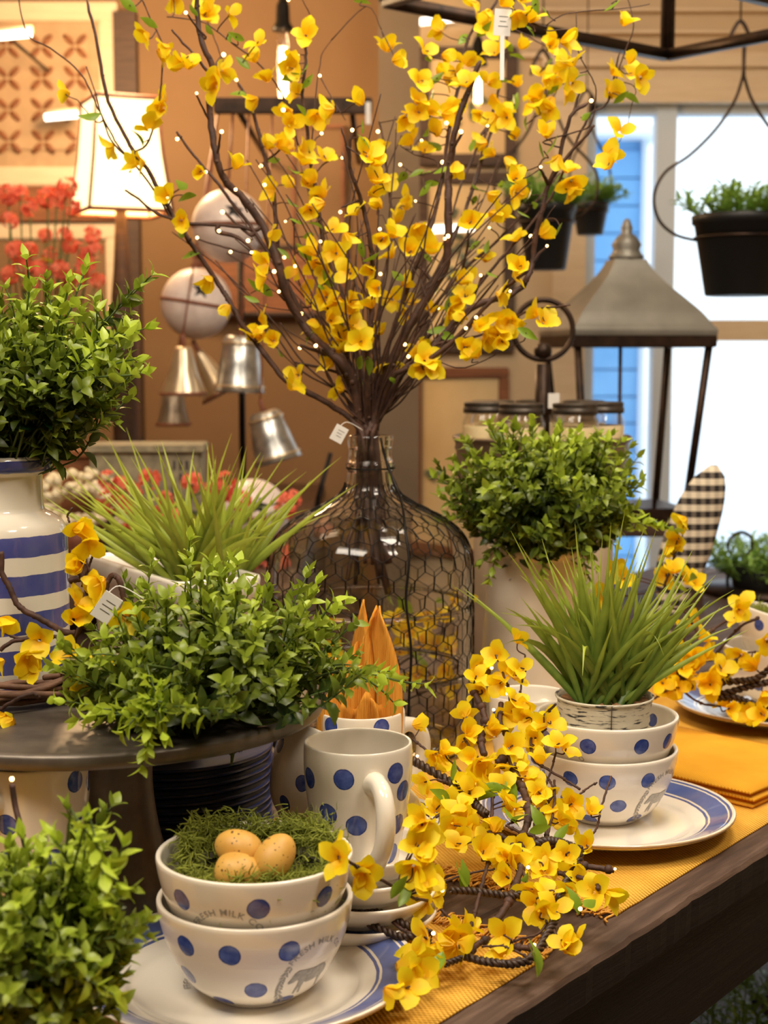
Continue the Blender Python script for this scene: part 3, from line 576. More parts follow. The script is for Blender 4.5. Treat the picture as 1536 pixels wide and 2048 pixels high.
# moss in the tilted bowl at the right edge
b = MB(); tone = []
for k in range(1500):
    a = R.uniform(0, 2 * PI); rr = 0.06 * math.sqrt(R.random()); strand(Vector((math.cos(a) * rr, math.sin(a) * rr, R.uniform(-0.004, 0.012))), R.uniform(0.008, 0.018), 0.0006)
o = inst('moss_pad', b.mesh('moss_pad', M['moss'], tone), loc=BC + Vector((0.016, 0, 0.107))); o.rotation_euler = (0, 0.22, 0); o['kind'] = 'stuff'; tag(o, 'dark green moss filling the tilted bowl at the right edge', 'moss')
# ------------------------------------------------------------------ glass carboy with chicken wire
BD = 1.85; BX = at(741, 1200, BD).x; BY = BD * FW.y
def zpx(py, y=BY): return at_y(768, py, y).z
mpp = BD / F
prof_px = [(1548, 0), (1546, 170), (1536, 192), (1515, 203), (1480, 205), (1345, 205), (1335, 203), (1325, 205), (1215, 205), (1205, 203), (1195, 205), (1150, 205), (1120, 203.5), (1098, 199), (1078, 190), (1060, 176), (1044, 157), (1030, 133), (1016, 105), (1004, 82), (992, 64), (980, 53), (966, 48), (948, 46), (942, 47), (938, 49), (930, 49), (925, 46), (918, 44), (900, 43), (894, 45), (878, 46), (872, 44)]
BP = [(r * mpp, max(zpx(y) - T, 0) if i else 0.0) for i, (y, r) in enumerate(prof_px)]
z0 = BP[1][1]; BP = [(r, (z - z0) * (BP[-1][1] / (BP[-1][1] - z0))) for r, z in BP]; BP[0] = (0, 0.004)
out = refine(BP, 3)
inn = [(max(r - (0.0045 if z < 0.3 else 0.006), 0), max(z, 0.009)) for r, z in out][::-1]
carboy = tag(MB().lathe(out + inn, 96).obj('glass_carboy', M['glass'], loc=(BX, BY, T + 0.001)), 'big clear glass carboy wrapped in chicken wire holding the tall branches', 'bottle')
ZT = BP[-1][1]
# arc length along the outer profile, for the netting
seg = [(r, z) for r, z in out if z > 0.006 and r > 0.02]; zc_ = [p for p in seg if p[1] < BP[-9][1] + 0.001]
al = [0.0]
for a, b_ in zip(zc_, zc_[1:]): al.append(al[-1] + math.hypot(b_[0] - a[0], b_[1] - a[1]))
def on_net(th, s, off=0.0016):
    s = min(max(s, 0), al[-1] - 1e-6)
    k = 0
    lo, hi = 0, len(al) - 1
    while hi - lo > 1:
        mid = (lo + hi) // 2
        if al[mid] <= s: lo = mid
        else: hi = mid
    t = (s - al[lo]) / max(al[lo + 1] - al[lo], 1e-9); r = lerp(zc_[lo][0], zc_[lo + 1][0], t) + off; z = lerp(zc_[lo][1], zc_[lo + 1][1], t)
    return Vector((r * math.sin(th), -r * math.cos(th), z))
NA, dz = 30, 0.0142; NR = int(al[-1] / (dz * 1.5)); nb = MB(); rj = random.Random(5); jit = {}
def nv_(i, j, top):   # hexagon grid vertices
    key = (i % NA, j, top)
    if key not in jit: jit[key] = (rj.uniform(-.014, .014), rj.uniform(-.0016, .0016))
    th = 2 * PI * ((i + (0.5 if j % 2 else 0)) / NA) + jit[key][0] + 0.05 * noise.noise(Vector((j * 0.3, i * 0.2, 2))); return th, j * dz * 1.5 + (dz * 0.5 if top else -dz * 0.5) * 1.0 + jit[key][1] + 0.006
def seg_(a, b_, tw=False):
    (t0, s0), (t1, s1) = a, b_
    if t1 - t0 > PI: t1 -= 2 * PI
    if t0 - t1 > PI: t1 += 2 * PI
    n = 3; P = [on_net(lerp(t0, t1, k / n), lerp(s0, s1, k / n)) for k in range(n + 1)]
    nb.tube(P, 0.00095 if tw else 0.00062, 5 if tw else 4, caps=False)
for j in range(NR):
    for i in range(NA):
        seg_(nv_(i, j, False), nv_(i, j, True), True)
        if j < NR - 1:
            up = nv_(i, j, True); k = i if j % 2 == 0 else i + 1
            a = nv_(k, j + 1, False); b_ = nv_(k - 1, j + 1, False)
            for q in (a, b_):
                d = (q[0] - up[0]); seg_(up, q)
net = nb.obj('chicken_wire', M['wire'], carboy)
b = MB(); b.tube([Vector((0.0298 * math.sin(k * PI / 12), -0.0298 * math.cos(k * PI / 12), BP[-9][1] + 0.003)) for k in range(24)], 0.0011, 6, closed=True); b.obj('neck_wire', M['wire'], carboy)

# ------------------------------------------------------------------ flowers, leaves, sprigs (shared meshes)
def petal_flower(open_, n=4, seed=0, size=1.0):
    rr = random.Random(seed); b = MB(); tone = []
    for k in range(n):
        az = 2 * PI * k / n + rr.uniform(-.25, .25); op = open_ + rr.uniform(-.25, .25); L = 0.0185 * size * rr.uniform(.88, 1.12); W = 0.0067 * size * rr.uniform(.85, 1.15); tw = rr.uniform(-.5, .5); curl = rr.uniform(0.1, 0.9)
        rows = 6; b0 = len(b.v); vs = []
        pos = Vector((0.0012, 0, 0.001)); ang_ = math.radians(70) - 0.1
        for i in range(rows + 1):
            t = i / rows; wd = W * (0.16 + 1.0 * math.sin(PI * min(1, t * 0.93 + 0.03)) ** 0.8) * (1 if t < 1 else 0.25); a = lerp(ang_, math.radians(90 - 90 * op / 1.2), min(1, t * 1.8)) - curl * max(0, t - 0.5) * 1.3
            if i: pos = pos + Vector((math.cos(a), 0, math.sin(a))) * (L / rows)
            for j in (-1, 0, 1):
                y = j * wd; lift = (0.22 * wd if j else -0.1 * wd) * (1 - t * 0.3); q = pos + Vector((-math.sin(a) * lift, y * math.cos(tw * t), y * math.sin(tw * t) + math.cos(a) * lift)) + Vector((rr.uniform(-1, 1), rr.uniform(-1, 1), rr.uniform(-1, 1))) * 0.0004
                vs.append(Matrix.Rotation(az, 3, 'Z') @ q); tone.append(min(1, max(0, t * 1.5 - 0.1)) if j == 0 else min(1, t * 1.3 + 0.2))
        fs = [(i * 3 + j, i * 3 + j + 1, (i + 1) * 3 + j + 1, (i + 1) * 3 + j) for i in range(rows) for j in (0, 1)]
        b.add(vs, fs)
    return b.mesh('forsythia_flower', M['petal'], tone)
FL = [petal_flower(o_, 4 if k % 4 else 3, k) for k, o_ in enumerate((0.25, 0.4, 0.6, 0.75, 0.95, 0.85, 0.5, 0.7))]
def leaf_geo(L, W, bend, fold, rows=5, seed=0):
    rr = random.Random(seed); vs = []; a = 0.0; pos = Vector((0, 0, 0))
    for i in range(rows + 1):
        t = i / rows; wd = W * math.sin(PI * (t ** 0.85)) * 0.5 if 0 < i < rows else W * 0.04
        if i: pos = pos + Vector((math.cos(a), 0, math.sin(a))) * L / rows
        a -= bend / rows
        for j in (-1, 0, 1): vs.append(pos + Vector((0, j * wd, abs(j) * wd * fold)))
    return vs, [(i * 3 + j, i * 3 + j + 1, (i + 1) * 3 + j + 1, (i + 1) * 3 + j) for i in range(rows) for j in (0, 1)]
def leaf_mesh(name, mat, L, W, bend, fold, tone, seed=0, rows=5):
    v, f = leaf_geo(L, W, bend, fold, rows, seed); b = MB(); b.add(v, f); return b.mesh(name, mat, [tone] * len(v))
FLEAF = [leaf_mesh('forsythia_leaf', M['fleaf'], 0.030, 0.012, b_, 0.35, 0.3, k, 6) for k, b_ in enumerate((0.3, 0.9, -0.3))]
def place(name, mesh, parent, pw, d, s=1.0, spin=None, up='Z', col=0.0):
    d = Vector(d).normalized(); q = d.to_track_quat(up, 'Y' if up == 'Z' else 'Z'); sp_ = Quaternion(Vector((0, 0, 1)) if up == 'Z' else Vector((1, 0, 0)), R.uniform(0, 2 * PI) if spin is None else spin)
    o = inst(name, mesh, parent); base = parent.location if parent else Vector()
    o.matrix_basis = Matrix.Translation(Vector(pw) - base) @ (q @ sp_).to_matrix().to_4x4() @ Matrix.Diagonal((s, s, s, 1)); o.color = (col, 0, 0, 1); return o
TOCAM = lambda p: (CC - p).normalized()
bulb_b = MB(); bulb_b.ball((0, 0, 0.0018), 0.0020, 6); LEDM = bulb_b.mesh('led_bulb', M['led'])

# ------------------------------------------------------------------ the tall branches, traced
MOUTH = (735, 868)
ROOTS = [  # (kind, label, half-thickness mm, depth offset at tip, points tip -> mouth)
 ('forsythia_branch', 'longest forsythia branch arching across the lit lampshade to the upper left', 4.0, -.02, [(173, 0), (190, 68), (200, 117), (217, 203), (256, 281), (272, 310), (293, 336), (324, 393), (355, 445), (395, 505), (436, 567), (460, 605), (485, 650), (509, 681), (558, 746), (584, 767), (644, 800), (705, 840)]),
 ('lighted_branch', 'thick lighted branch rising left of the hanging bulb, forked near its tip', 6.5, -.10, [(393, -20), (396, 40), (405, 90), (425, 135), (418, 200), (424, 265), (435, 320), (450, 360), (490, 400), (530, 460), (556, 530), (571, 587), (597, 634), (623, 671), (655, 700), (688, 730), (712, 775), (718, 840)]),
 ('lighted_branch', 'lighted branch with a bulb in front of the small pendant lamp', 4.2, .06, [(475, 165), (500, 208), (516, 260), (534, 333), (549, 398), (553, 470), (562, 530), (585, 590), (612, 640), (645, 690), (690, 750), (722, 830)]),
 ('forsythia_branch', 'forsythia branch standing just right of the pendant lamp', 3.6, .0, [(618, 35), (612, 90), (611, 130), (605, 190), (613, 247), (618, 300), (628, 360), (635, 410), (645, 470), (660, 540), (676, 620), (692, 700), (712, 780), (728, 840)]),
 ('lighted_branch', 'dark lighted branch with a bright bulb at its tip above the bottle', 4.0, -.12, [(705, 262), (700, 290), (700, 333), (712, 370), (724, 408), (738, 470), (745, 530), (748, 580), (742, 640), (735, 700), (735, 780), (735, 845)]),
 ('forsythia_branch', 'slim forsythia branch rising straight above the bottle mouth', 2.8, .10, [(758, 242), (768, 290), (773, 340), (778, 380), (785, 440), (780, 500), (765, 560), (757, 640), (748, 720), (742, 840)]),
 ('lighted_branch', 'thickest lighted branch leaning right through the middle of the bunch', 7.0, -.04, [(960, 122), (938, 180), (918, 234), (905, 290), (898, 350), (896, 400), (896, 480), (890, 535), (862, 582), (825, 640), (792, 705), (768, 770), (750, 845)]),
 ('forsythia_branch', 'forsythia branch reaching the top edge beside the white price tag', 3.6, .10, [(1000, -20), (985, 15), (947, 57), (926, 110), (918, 170), (905, 221), (898, 260), (888, 330), (876, 400), (855, 470), (828, 540), (800, 620), (775, 700), (752, 840)]),
 ('forsythia_branch', 'forsythia branch climbing to the upper right behind the thick lighted one', 3.4, .16, [(1030, -10), (1012, 80), (1004, 150), (985, 225), (968, 280), (958, 340), (938, 400), (914, 460), (880, 530), (845, 600), (808, 680), (776, 760), (755, 845)]),
 ('lighted_branch', 'lighted branch ending in a bulb beside the window frame', 5.0, -.06, [(1175, 207), (1145, 227), (1129, 271), (1113, 333), (1095, 375), (1084, 420), (1072, 465), (1065, 525), (1055, 555), (1042, 575), (1010, 594), (958, 608), (915, 640), (880, 680), (850, 712), (800, 750), (758, 835)]),
 ('forsythia_branch', 'forsythia branch spreading right in front of the near black pot', 3.0, .08, [(1120, 345), (1075, 400), (1023, 452), (984, 491), (932, 535), (896, 577), (850, 640), (800, 725), (758, 840)]),
 ('lighted_branch', 'lowest lighted branch on the right, curving over the bottle shoulder', 4.2, -.12, [(1060, 540), (1015, 572), (980, 605), (950, 635), (919, 670), (867, 712), (828, 733), (785, 755), (752, 840)]),
 ('forsythia_branch', 'forsythia branch arching to the far upper right across the window', 2.6, .02, [(1240, 100), (1215, 203), (1181, 229), (1150, 290), (1110, 380), (1060, 450), (1000, 520), (940, 590), (880, 650), (815, 725), (758, 842)]),
 ('forsythia_branch', 'low forsythia branch reaching right towards the iron ring', 2.4, -.10, [(1140, 610), (1052, 624), (984, 663), (919, 678), (875, 689), (820, 728), (760, 842)]),
]
SUBS = [  # thinner side twigs: (points, half-thickness mm)
 ([(37, -10), (45, 40), (60, 75), (100, 96), (150, 135), (175, 169), (196, 216), (220, 263), (240, 297), (277, 338), (316, 393), (350, 450)], 1.5), ([(173, 133), (190, 185), (205, 235), (222, 280), (250, 310)], 1.4),
 ([(282, -5), (300, 36), (324, 86), (325, 130), (321, 182), (311, 242), (293, 290)], 1.5), ([(155, 200), (175, 225), (195, 245)], 1.1),
 ([(250, 380), (277, 398), (310, 425), (350, 440), (381, 447), (467, 452), (510, 460)], 2.6), ([(353, 263), (375, 295), (402, 328), (430, 360), (460, 400), (500, 450), (540, 510)], 2.6),
 ([(343, 60), (365, 85), (390, 110), (412, 140)], 2.0), ([(333, 33), (400, 42), (430, 60), (470, 90), (520, 130), (560, 180), (580, 230), (600, 300)], 1.3), ([(375, 28), (390, 50), (412, 75)], 1.8),
 ([(392, 186), (405, 215), (418, 240)], 2.0), ([(447, 106), (437, 122), (427, 135)], 2.2), ([(441, 268), (438, 290), (433, 312)], 2.0), ([(474, 378), (482, 400), (495, 425)], 1.6),
 ([(445, 420), (470, 445), (500, 470)], 2.6), ([(436, 463), (470, 472), (495, 490), (520, 515), (545, 545)], 3.2), ([(394, 478), (440, 492), (480, 503), (525, 515)], 1.8), ([(410, 30), (430, 80), (450, 130), (475, 165)], 1.1),
 ([(682, 255), (695, 300), (701, 340)], 1.8), ([(663, 80), (645, 105), (640, 130), (632, 180), (628, 240), (622, 300), (626, 350)], 1.1), ([(640, 153), (660, 190), (690, 240)], 1.0), ([(684, 313), (660, 320), (640, 335), (630, 350)], 1.5),
 ([(646, 266), (630, 280), (620, 300)], 1.4), ([(732, 13), (763, 60)], 0.9), ([(620, 30), (600, -10)], 1.0), ([(523, 330), (560, 300), (575, 285)], 2.0), ([(885, 335), (840, 350), (800, 330)], 1.0),
 ([(925, 265), (910, 290), (901, 310)], 2.6), ([(977, 252), (960, 275), (948, 310), (930, 350), (915, 390), (905, 430)], 2.4), ([(998, 225), (978, 276), (962, 325), (944, 380)], 3.0),
 ([(1189, 250), (1170, 275), (1147, 297), (1108, 349), (1095, 372)], 2.6), ([(1080, 338), (1088, 352), (1096, 368)], 2.6), ([(1162, 175), (1152, 205), (1146, 228)], 1.8), ([(1094, 493), (1078, 508), (1064, 528)], 2.6),
 ([(1066, 468), (1090, 440), (1110, 410)], 1.0), ([(1153, 26), (1157, 104), (1184, 156), (1192, 188), (1185, 240), (1170, 258), (1130, 270), (1085, 285)], 1.1), ([(1087, 60), (1124, 31), (1176, 22), (1252, 17), (1300, 8)], 0.9),
 ([(1255, -5), (1262, 20), (1266, 60), (1246, 112), (1233, 156), (1218, 200)], 1.1), ([(1270, 175), (1262, 215), (1255, 250), (1240, 280), (1225, 300)], 0.7), ([(1000, -5), (1030, 20), (1060, 45), (1095, 55)], 1.4), ([(1000, 45), (1060, 75), (1110, 110), (1118, 170), (1080, 230)], 1.0),
 ([(1078, 332), (1085, 320), (1092, 315)], 1.5), ([(964, 553), (950, 590), (940, 612)], 1.8), ([(935, 455), (936, 490), (925, 540)], 2.0), ([(890, 470), (892, 520)], 2.4), ([(757, 458), (755, 500), (752, 550)], 2.2), ([(820, 520), (850, 545), (865, 565)], 3.4),
 ([(878, 613), (860, 640), (835, 655)], 2.0), ([(815, 693), (790, 720), (770, 750)], 2.0), ([(600, 690), (640, 705), (668, 718)], 3.0), ([(634, 688), (645, 700)], 3.0), ([(605, 625), (600, 600)], 2.0), ([(555, 585), (570, 600)], 2.0),
 ([(590, 725), (640, 735), (690, 750)], 2.4), ([(702, 527), (712, 570), (722, 600), (745, 620)], 2.6), ([(742, 588), (748, 600)], 2.0), ([(683, 415), (715, 402)], 2.0), ([(639, 482), (640, 470)], 2.0),
 ([(480, 560), (520, 610), (600, 625), (640, 660)], 1.0), ([(588, 445), (590, 530), (600, 570), (625, 610)], 1.3), ([(870, 720), (930, 735), (1010, 700), (1040, 685)], 0.9), ([(765, 430), (800, 500), (840, 560), (862, 640), (868, 700), (850, 740)], 1.1),
 ([(510, 620), (550, 690), (600, 740)], 1.0), ([(770, 380), (740, 330), (690, 290)], 1.0), ([(800, 290), (830, 310), (870, 320)], 1.0), ([(1140, 790 - 180), (1090, 620)], 1.2)]
base_pt = at(*MOUTH, BD)
branches = []   # (root empty, px points, world points)
bunch_i = 0
for kind, lab, rad, dd, pts in ROOTS:
    n = len(pts); L = [0.0]
    for a, b_ in zip(pts, pts[1:]): L.append(L[-1] + math.hypot(a[0] - b_[0], a[1] - b_[1]))
    jx = R.uniform(-16, 16); P = []
    for (x, y), l in zip(pts, L):
        t = l / L[-1]; dep = BD + (1 - t) ** 0.8 * dd + (R.uniform(-.006, .006) if 0 < t < .9 else 0); P.append(at(x, y, dep))
    mx = at(735 + jx * 1.3, 880, BD + R.uniform(-.012, .012)); low = Vector((BX + R.uniform(-.03, .03), BY + R.uniform(-.03, .03), T + R.uniform(.19, .26)))
    mid = Vector((BX + (mx.x - BX) * .9, mx.y, T + ZT - 0.07)); P += [mx, mid, low]
    o = empty(kind, base_pt, lab, 'branch', 'branches standing in the glass carboy'); W_ = spline(P, 5); m = len(W_); b = MB()
    rr = [rad * 0.001 * lerp(0.42, 1.0, (i / m) ** 0.8) * (1 + 0.16 * noise.noise(w_ * 90)) for i, w_ in enumerate(W_)]
    rr[0] *= 0.5; b.tube([w_ - base_pt + rv(0.0007) for w_ in W_], [r * (0.72 if i > m - 12 else 1) for i, r in enumerate(rr)], 8)
    for k in range(int(m * 0.8)):   # knots and bud scars
        i = R.randrange(2, m - 12); c = W_[i] - base_pt; b.ball(c + rv(1).normalized() * rr[i] * .7, rr[i] * R.uniform(.35, .7), 5)
    b.obj('stem', M['bark'], o); branches.append([o, [(q[0], q[1]) for q in pts], P[:n], []])
def nearest(px, py, thr=None):
    best = None
    for bi, (o, pp, wp, _) in enumerate(branches):
        for i in range(len(pp) - 1):
            ax, ay = pp[i]; bx, by = pp[i + 1]; dx, dy = bx - ax, by - ay; t = max(0, min(1, ((px - ax) * dx + (py - ay) * dy) / (dx * dx + dy * dy + 1e-9)))
            d = math.hypot(px - ax - dx * t, py - ay - dy * t)
            if best is None or d < best[0]: best = (d, bi, wp[i].lerp(wp[i + 1], t), (ax + dx * t, ay + dy * t))
    return best
depth_of = lambda p: (p - CC).dot(FW)
for pts, rad in SUBS:
    d, bi, wp, pp = nearest(*pts[-1]); d1, bi1, wp1, pp1 = nearest(*pts[0])
    if d1 < d: pts = pts[::-1]; d, bi, wp = d1, bi1, wp1
    dep = depth_of(wp); tipd = R.uniform(-.05, .05) * min(1, len(pts) / 4); n = len(pts)
    P = [at(x, y, dep + tipd * (1 - i / (n - 1))) for i, (x, y) in enumerate(pts)]
    if d > 3: P.append(wp)
    o = branches[bi][0]; b = MB(); W_ = spline(P, 4); b.tube([w_ - base_pt + rv(0.0004) for w_ in W_], [rad * .001 * lerp(.55, 1, i / len(W_)) * (1 + .15 * noise.noise(w_ * 120)) for i, w_ in enumerate(W_)], 6); b.obj('twig', M['bark'], o)
    branches.append([o, list(pts), P[:n], []])
nroot = len(branches)
# loose thin twigs filling the fan
for k in range(64):
    a = R.uniform(-0.80, 0.72); L = R.uniform(300, 720) * (1 - 0.25 * abs(a)); tx, ty = 738 + math.sin(a) * L, 862 - math.cos(a) * L
    if ty < 40 or (tx < 480 and ty < 420): continue
    P = []; dep = R.uniform(-.14, .16); s = R.uniform(-60, 60)
    for i in range(7):
        t = i / 6; x = lerp(tx, 738 + R.uniform(-14, 14), t ** 0.85) + s * math.sin(PI * t) + R.uniform(-7, 7); y = lerp(ty, 852, t) + R.uniform(-8, 8); P.append(at(x, y, BD + dep * (1 - t)))
    P.append(at(735 + R.uniform(-22, 22), 880, BD)); P.append(Vector((BX + R.uniform(-.02, .02), BY, T + ZT - 0.12)))
    o = R.choice(branches[:len(ROOTS)])[0]; b = MB(); W_ = spline(P, 4); b.tube([w_ - base_pt for w_ in W_], [lerp(.0008, .0017, i / len(W_)) for i in range(len(W_))], 5); b.obj('twig', M['bark'], o)
def tile(ox, oy, sc, L): return [(ox + x / sc, oy + y / sc) for x, y in L]
FLW = (tile(100, 0, 3.84, [(120, 715), (735, 275), (850, 400), (890, 370), (1000, 500), (1060, 500), (865, 760), (860, 830), (760, 975), (465, 1130), (700, 1250), (640, 1260), (1280, 590), (1340, 540), (1220, 60), (1200, 110), (1395, 100), (950, 0), (1150, 1320), (1430, 1270), (890, 1510), (1260, 660)])
 + tile(500, 0, 3.84, [(65, 320), (30, 450), (430, 260), (130, 600), (300, 520), (330, 480), (35, 770), (350, 720), (300, 860), (310, 960), (510, 890), (620, 840), (850, 780), (1050, 370), (1120, 460), (1450, 230), (1350, 390), (1310, 620), (1460, 550), (1285, 770), (1290, 860), (1380, 850), (1200, 900), (1230, 1090), (1340, 1150), (1500, 880), (1440, 1020), (140, 1120), (230, 1120), (320, 1130), (400, 1150), (410, 1240), (570, 1210), (440, 1410), (170, 1460), (320, 1420), (900, 1180), (950, 1240), (990, 1160), (1040, 1380), (960, 1380), (940, 1490), (560, 1490), (1200, 1520), (1500, 430), (1510, 600), (480, 1380)])
 + tile(900, 0, 3.84, [(200, 40), (410, 20), (300, 100), (520, 110), (620, 140), (560, 0), (280, 210), (340, 400), (130, 480), (40, 560), (120, 640), (550, 350), (770, 350), (880, 320), (800, 300), (940, 480), (880, 470), (740, 590), (810, 590), (690, 560), (940, 640), (520, 640), (640, 780), (600, 820), (680, 730), (780, 770), (760, 830), (900, 700), (300, 620), (330, 750), (230, 880), (400, 860), (430, 900), (340, 900), (500, 1050), (740, 1030), (50, 1270), (320, 1180), (440, 1230), (500, 1310), (500, 1370), (830, 1220), (900, 1300), (930, 1400), (930, 1470), (1340, 170), (1380, 460), (1400, 560), (1260, 550), (1470, 600), (1240, 700), (1310, 1000), (1210, 1190), (1215, 1270), (500, 1480), (310, 1500), (550, 1490), (260, 1100), (20, 850)])
 + tile(350, 400, 3.84, [(50, 160), (260, 610), (400, 830), (670, 910), (660, 1040), (600, 1030), (750, 1070), (930, 1340), (890, 1430), (740, 270), (690, 490), (670, 600), (1030, 70), (1120, 30), (1220, 220), (1320, 280), (1380, 90), (1230, 410), (1060, 400), (1080, 480), (1160, 550), (920, 540), (1330, 560), (990, 680), (1200, 780), (1160, 750), (1260, 780), (1350, 790), (1340, 850), (1370, 960), (1060, 940), (1190, 920), (1290, 1060), (1300, 1140), (1150, 1070), (1420, 1090), (1460, 1120), (1190, 1260), (1270, 1450), (1500, 530), (1500, 800)])
 + tile(750, 400, 3.84, [(30, 40), (170, 150), (240, 50), (320, 210), (270, 390), (430, 390), (780, 130), (740, 160), (900, 110), (960, 130), (1080, 290), (1290, 260), (1110, 510), (1090, 580), (850, 450), (710, 600), (660, 620), (690, 720), (960, 720), (990, 770), (130, 760), (230, 640), (280, 790), (430, 840), (590, 850), (590, 900), (20, 680), (40, 1010), (120, 420), (240, 880), (820, 940), (780, 970), (960, 960), (1040, 940), (950, 1040), (860, 1050), (970, 1080), (700, 1130), (770, 1190), (1220, 880), (1300, 930), (310, 1190), (390, 1220), (100, 1270), (360, 1290), (440, 1280), (680, 900), (350, 1110), (650, 780), (130, 260), (60, 300)]))
LFS = (tile(100, 0, 3.84, [(610, 40), (760, 180), (1100, 60), (1210, 220), (1370, 260), (1430, 280), (700, 1050), (330, 900), (1020, 1430), (1050, 1500), (1450, 720), (1480, 480)]) + tile(500, 0, 3.84, [(860, 10), (330, 580), (450, 620), (420, 540), (400, 820), (850, 970), (880, 1080), (1370, 440), (1430, 600), (1390, 720), (1180, 1350), (1270, 1330), (1350, 1320), (1410, 1400), (1480, 1320), (1340, 1450), (180, 1230), (320, 1330), (1440, 1130), (1380, 1010)])
 + tile(900, 0, 3.84, [(660, 30), (745, 80), (110, 290), (470, 360), (520, 430), (620, 230), (300, 320), (250, 250), (1000, 560), (780, 480), (1310, 740), (1400, 740), (1020, 910), (580, 960), (500, 800), (480, 760), (720, 1160), (780, 1130), (180, 1130), (1240, 30), (210, 1450), (400, 1430), (380, 600), (800, 680), (630, 1500)])
 + tile(350, 400, 3.84, [(60, 260), (120, 420), (580, 750), (700, 700), (780, 1170), (1000, 280), (940, 150), (1080, 170), (1000, 410), (1130, 660), (1180, 620), (1430, 370), (1500, 450), (1430, 1250), (1420, 1380), (1000, 1060), (900, 30), (1270, 950), (640, 670), (1490, 1260), (830, 400)]) + tile(750, 400, 3.84, [(760, 20), (850, 370), (900, 560), (430, 450), (440, 290), (770, 350), (180, 580), (500, 680), (470, 1000), (540, 1040), (1100, 950), (1160, 1020), (1430, 220), (1220, 40), (1150, 100), (570, 790), (160, 1220), (130, 1370)]))
LED = (tile(100, 0, 3.84, [(1050, 100), (1330, 405), (1125, 710), (1440, 620), (970, 1075), (1310, 1020), (1190, 1325), (1430, 1450), (560, 1450)]) + tile(500, 0, 3.84, [(460, 125), (365, 420), (535, 590), (245, 835), (560, 1020), (295, 1155), (705, 1205), (90, 1280), (110, 1410), (795, 990), (1160, 1260), (1500, 955), (1315, 1070), (1470, 1255), (990, 1000), (285, 0)])
 + tile(900, 0, 3.84, [(1075, 780), (295, 970), (95, 1020), (690, 1275)]) + tile(350, 400, 3.84, [(360, 80), (330, 235), (170, 300), (570, 305), (595, 410), (770, 270), (845, 170), (830, 435), (760, 560), (790, 710), (1110, 315), (1280, 85), (915, 500), (1350, 490), (1505, 720), (980, 865), (965, 1125), (1090, 1110), (420, 395)])
 + tile(750, 400, 3.84, [(40, 225), (100, 345), (40, 560), (560, 265), (540, 305), (710, 205), (870, 210), (820, 585), (1205, 270), (1320, 360), (1030, 705), (490, 825), (770, 905), (695, 990), (240, 1115), (250, 1195), (315, 15)]))
def attach(pts, what):
    for px, py in pts:
        d, bi, wp, pp = nearest(px, py); o = branches[bi][0]; dep = depth_of(wp) - 0.008 - min(0.05, d * 0.0006) * (1 if R.random() < .7 else -1)
        p = at(px, py, dep)
        if d > 9:
            b = MB(); m1 = wp.lerp(p, 0.5) + rv(0.006); b.tube([q - base_pt for q in spline([wp, m1, p], 4)], 0.0008, 4); b.obj('twiglet', M['bark'], o)
        out_ = (p - base_pt); out_.z *= .4; out_.normalize()
        if what == 'f':
            dr = (TOCAM(p) * R.uniform(0.1, 1.0) + rv(0.9) + out_ * .4 + Vector((0, 0, R.uniform(-.5, .4)))).normalized()
            place('flower', R.choice(FL), o, p - dr * 0.006, dr, R.uniform(1.0, 1.3), col=R.uniform(-.1, .1))
        elif what == 'l':
            dr = (out_ * .6 + rv(0.8) + TOCAM(p) * .1).normalized(); place('leaf', R.choice(FLEAF), o, p - dr * 0.012, dr, R.uniform(0.65, 1.0), up='X')
        else:
            place('bulb', LEDM, o, p + TOCAM(p) * 0.004, rv(1), R.uniform(0.75, 1.35))
attach(FLW, 'f'); attach(LFS, 'l'); attach(LED, 'b')
# light cord down the bottle and price tags
cp = [at(760, 876, 1.82), at(775, 930, 1.815), at(797, 985, 1.80), at(806, 1020, 1.765), at(810, 1060, 1.735), at(818, 1120, 1.722), at(812, 1200, 1.715), at(822, 1300, 1.705), at(818, 1400, 1.70), at(815, 1470, 1.70)]
b = MB(); b.tube([q - base_pt for q in spline(cp, 8)], 0.0017, 6); b.obj('cord', M['wire'], branches[1][0])
def tagcard(px, py, d, w_, h_, tilt, lab, strip=0, txt=None):
    p = at(px, py, d); o = empty('price_tag', p, lab, 'tag'); b = MB(); b.box((0, 0, 0), (w_, 0.0008, h_), bev=0.0002); c = b.obj('card', M['paper'], o); c.rotation_euler = (0.1, tilt, 0.1)
    if strip: b = MB(); b.box((0, 0.001, -h_ / 2 - strip / 2), (0.005, 0.0006, strip)); b.obj('string', M['paper'], o)
    else: b = MB(); b.tube(spline([(0, 0, h_ * .4), (0.01, 0.004, h_ * .7), (0.028, 0.012, h_ * .2)], 5), 0.0005, 4); b.obj('string', M['paper'], o)
    b = MB()
    for k in range(3): b.box((R.uniform(-.001, .001), -0.0005, h_ * (0.22 - 0.18 * k)), (w_ * R.uniform(.3, .6), 0.0003, h_ * 0.022))
    q = b.obj('faded_print', M['ink'], c)
    return o
tagcard(1005, 45, 1.74, 0.020, 0.030, 0.05, 'white price tag hanging at the top of the branches', 0.05)
tagcard(678, 868, 1.79, 0.016, 0.020, 0.5, 'small white price tag at the bottle neck, left of the stems')
tagcard(213, 1215, 1.2, 0.016, 0.024, 0.6, 'white price tag among the twigs beside the striped jar')

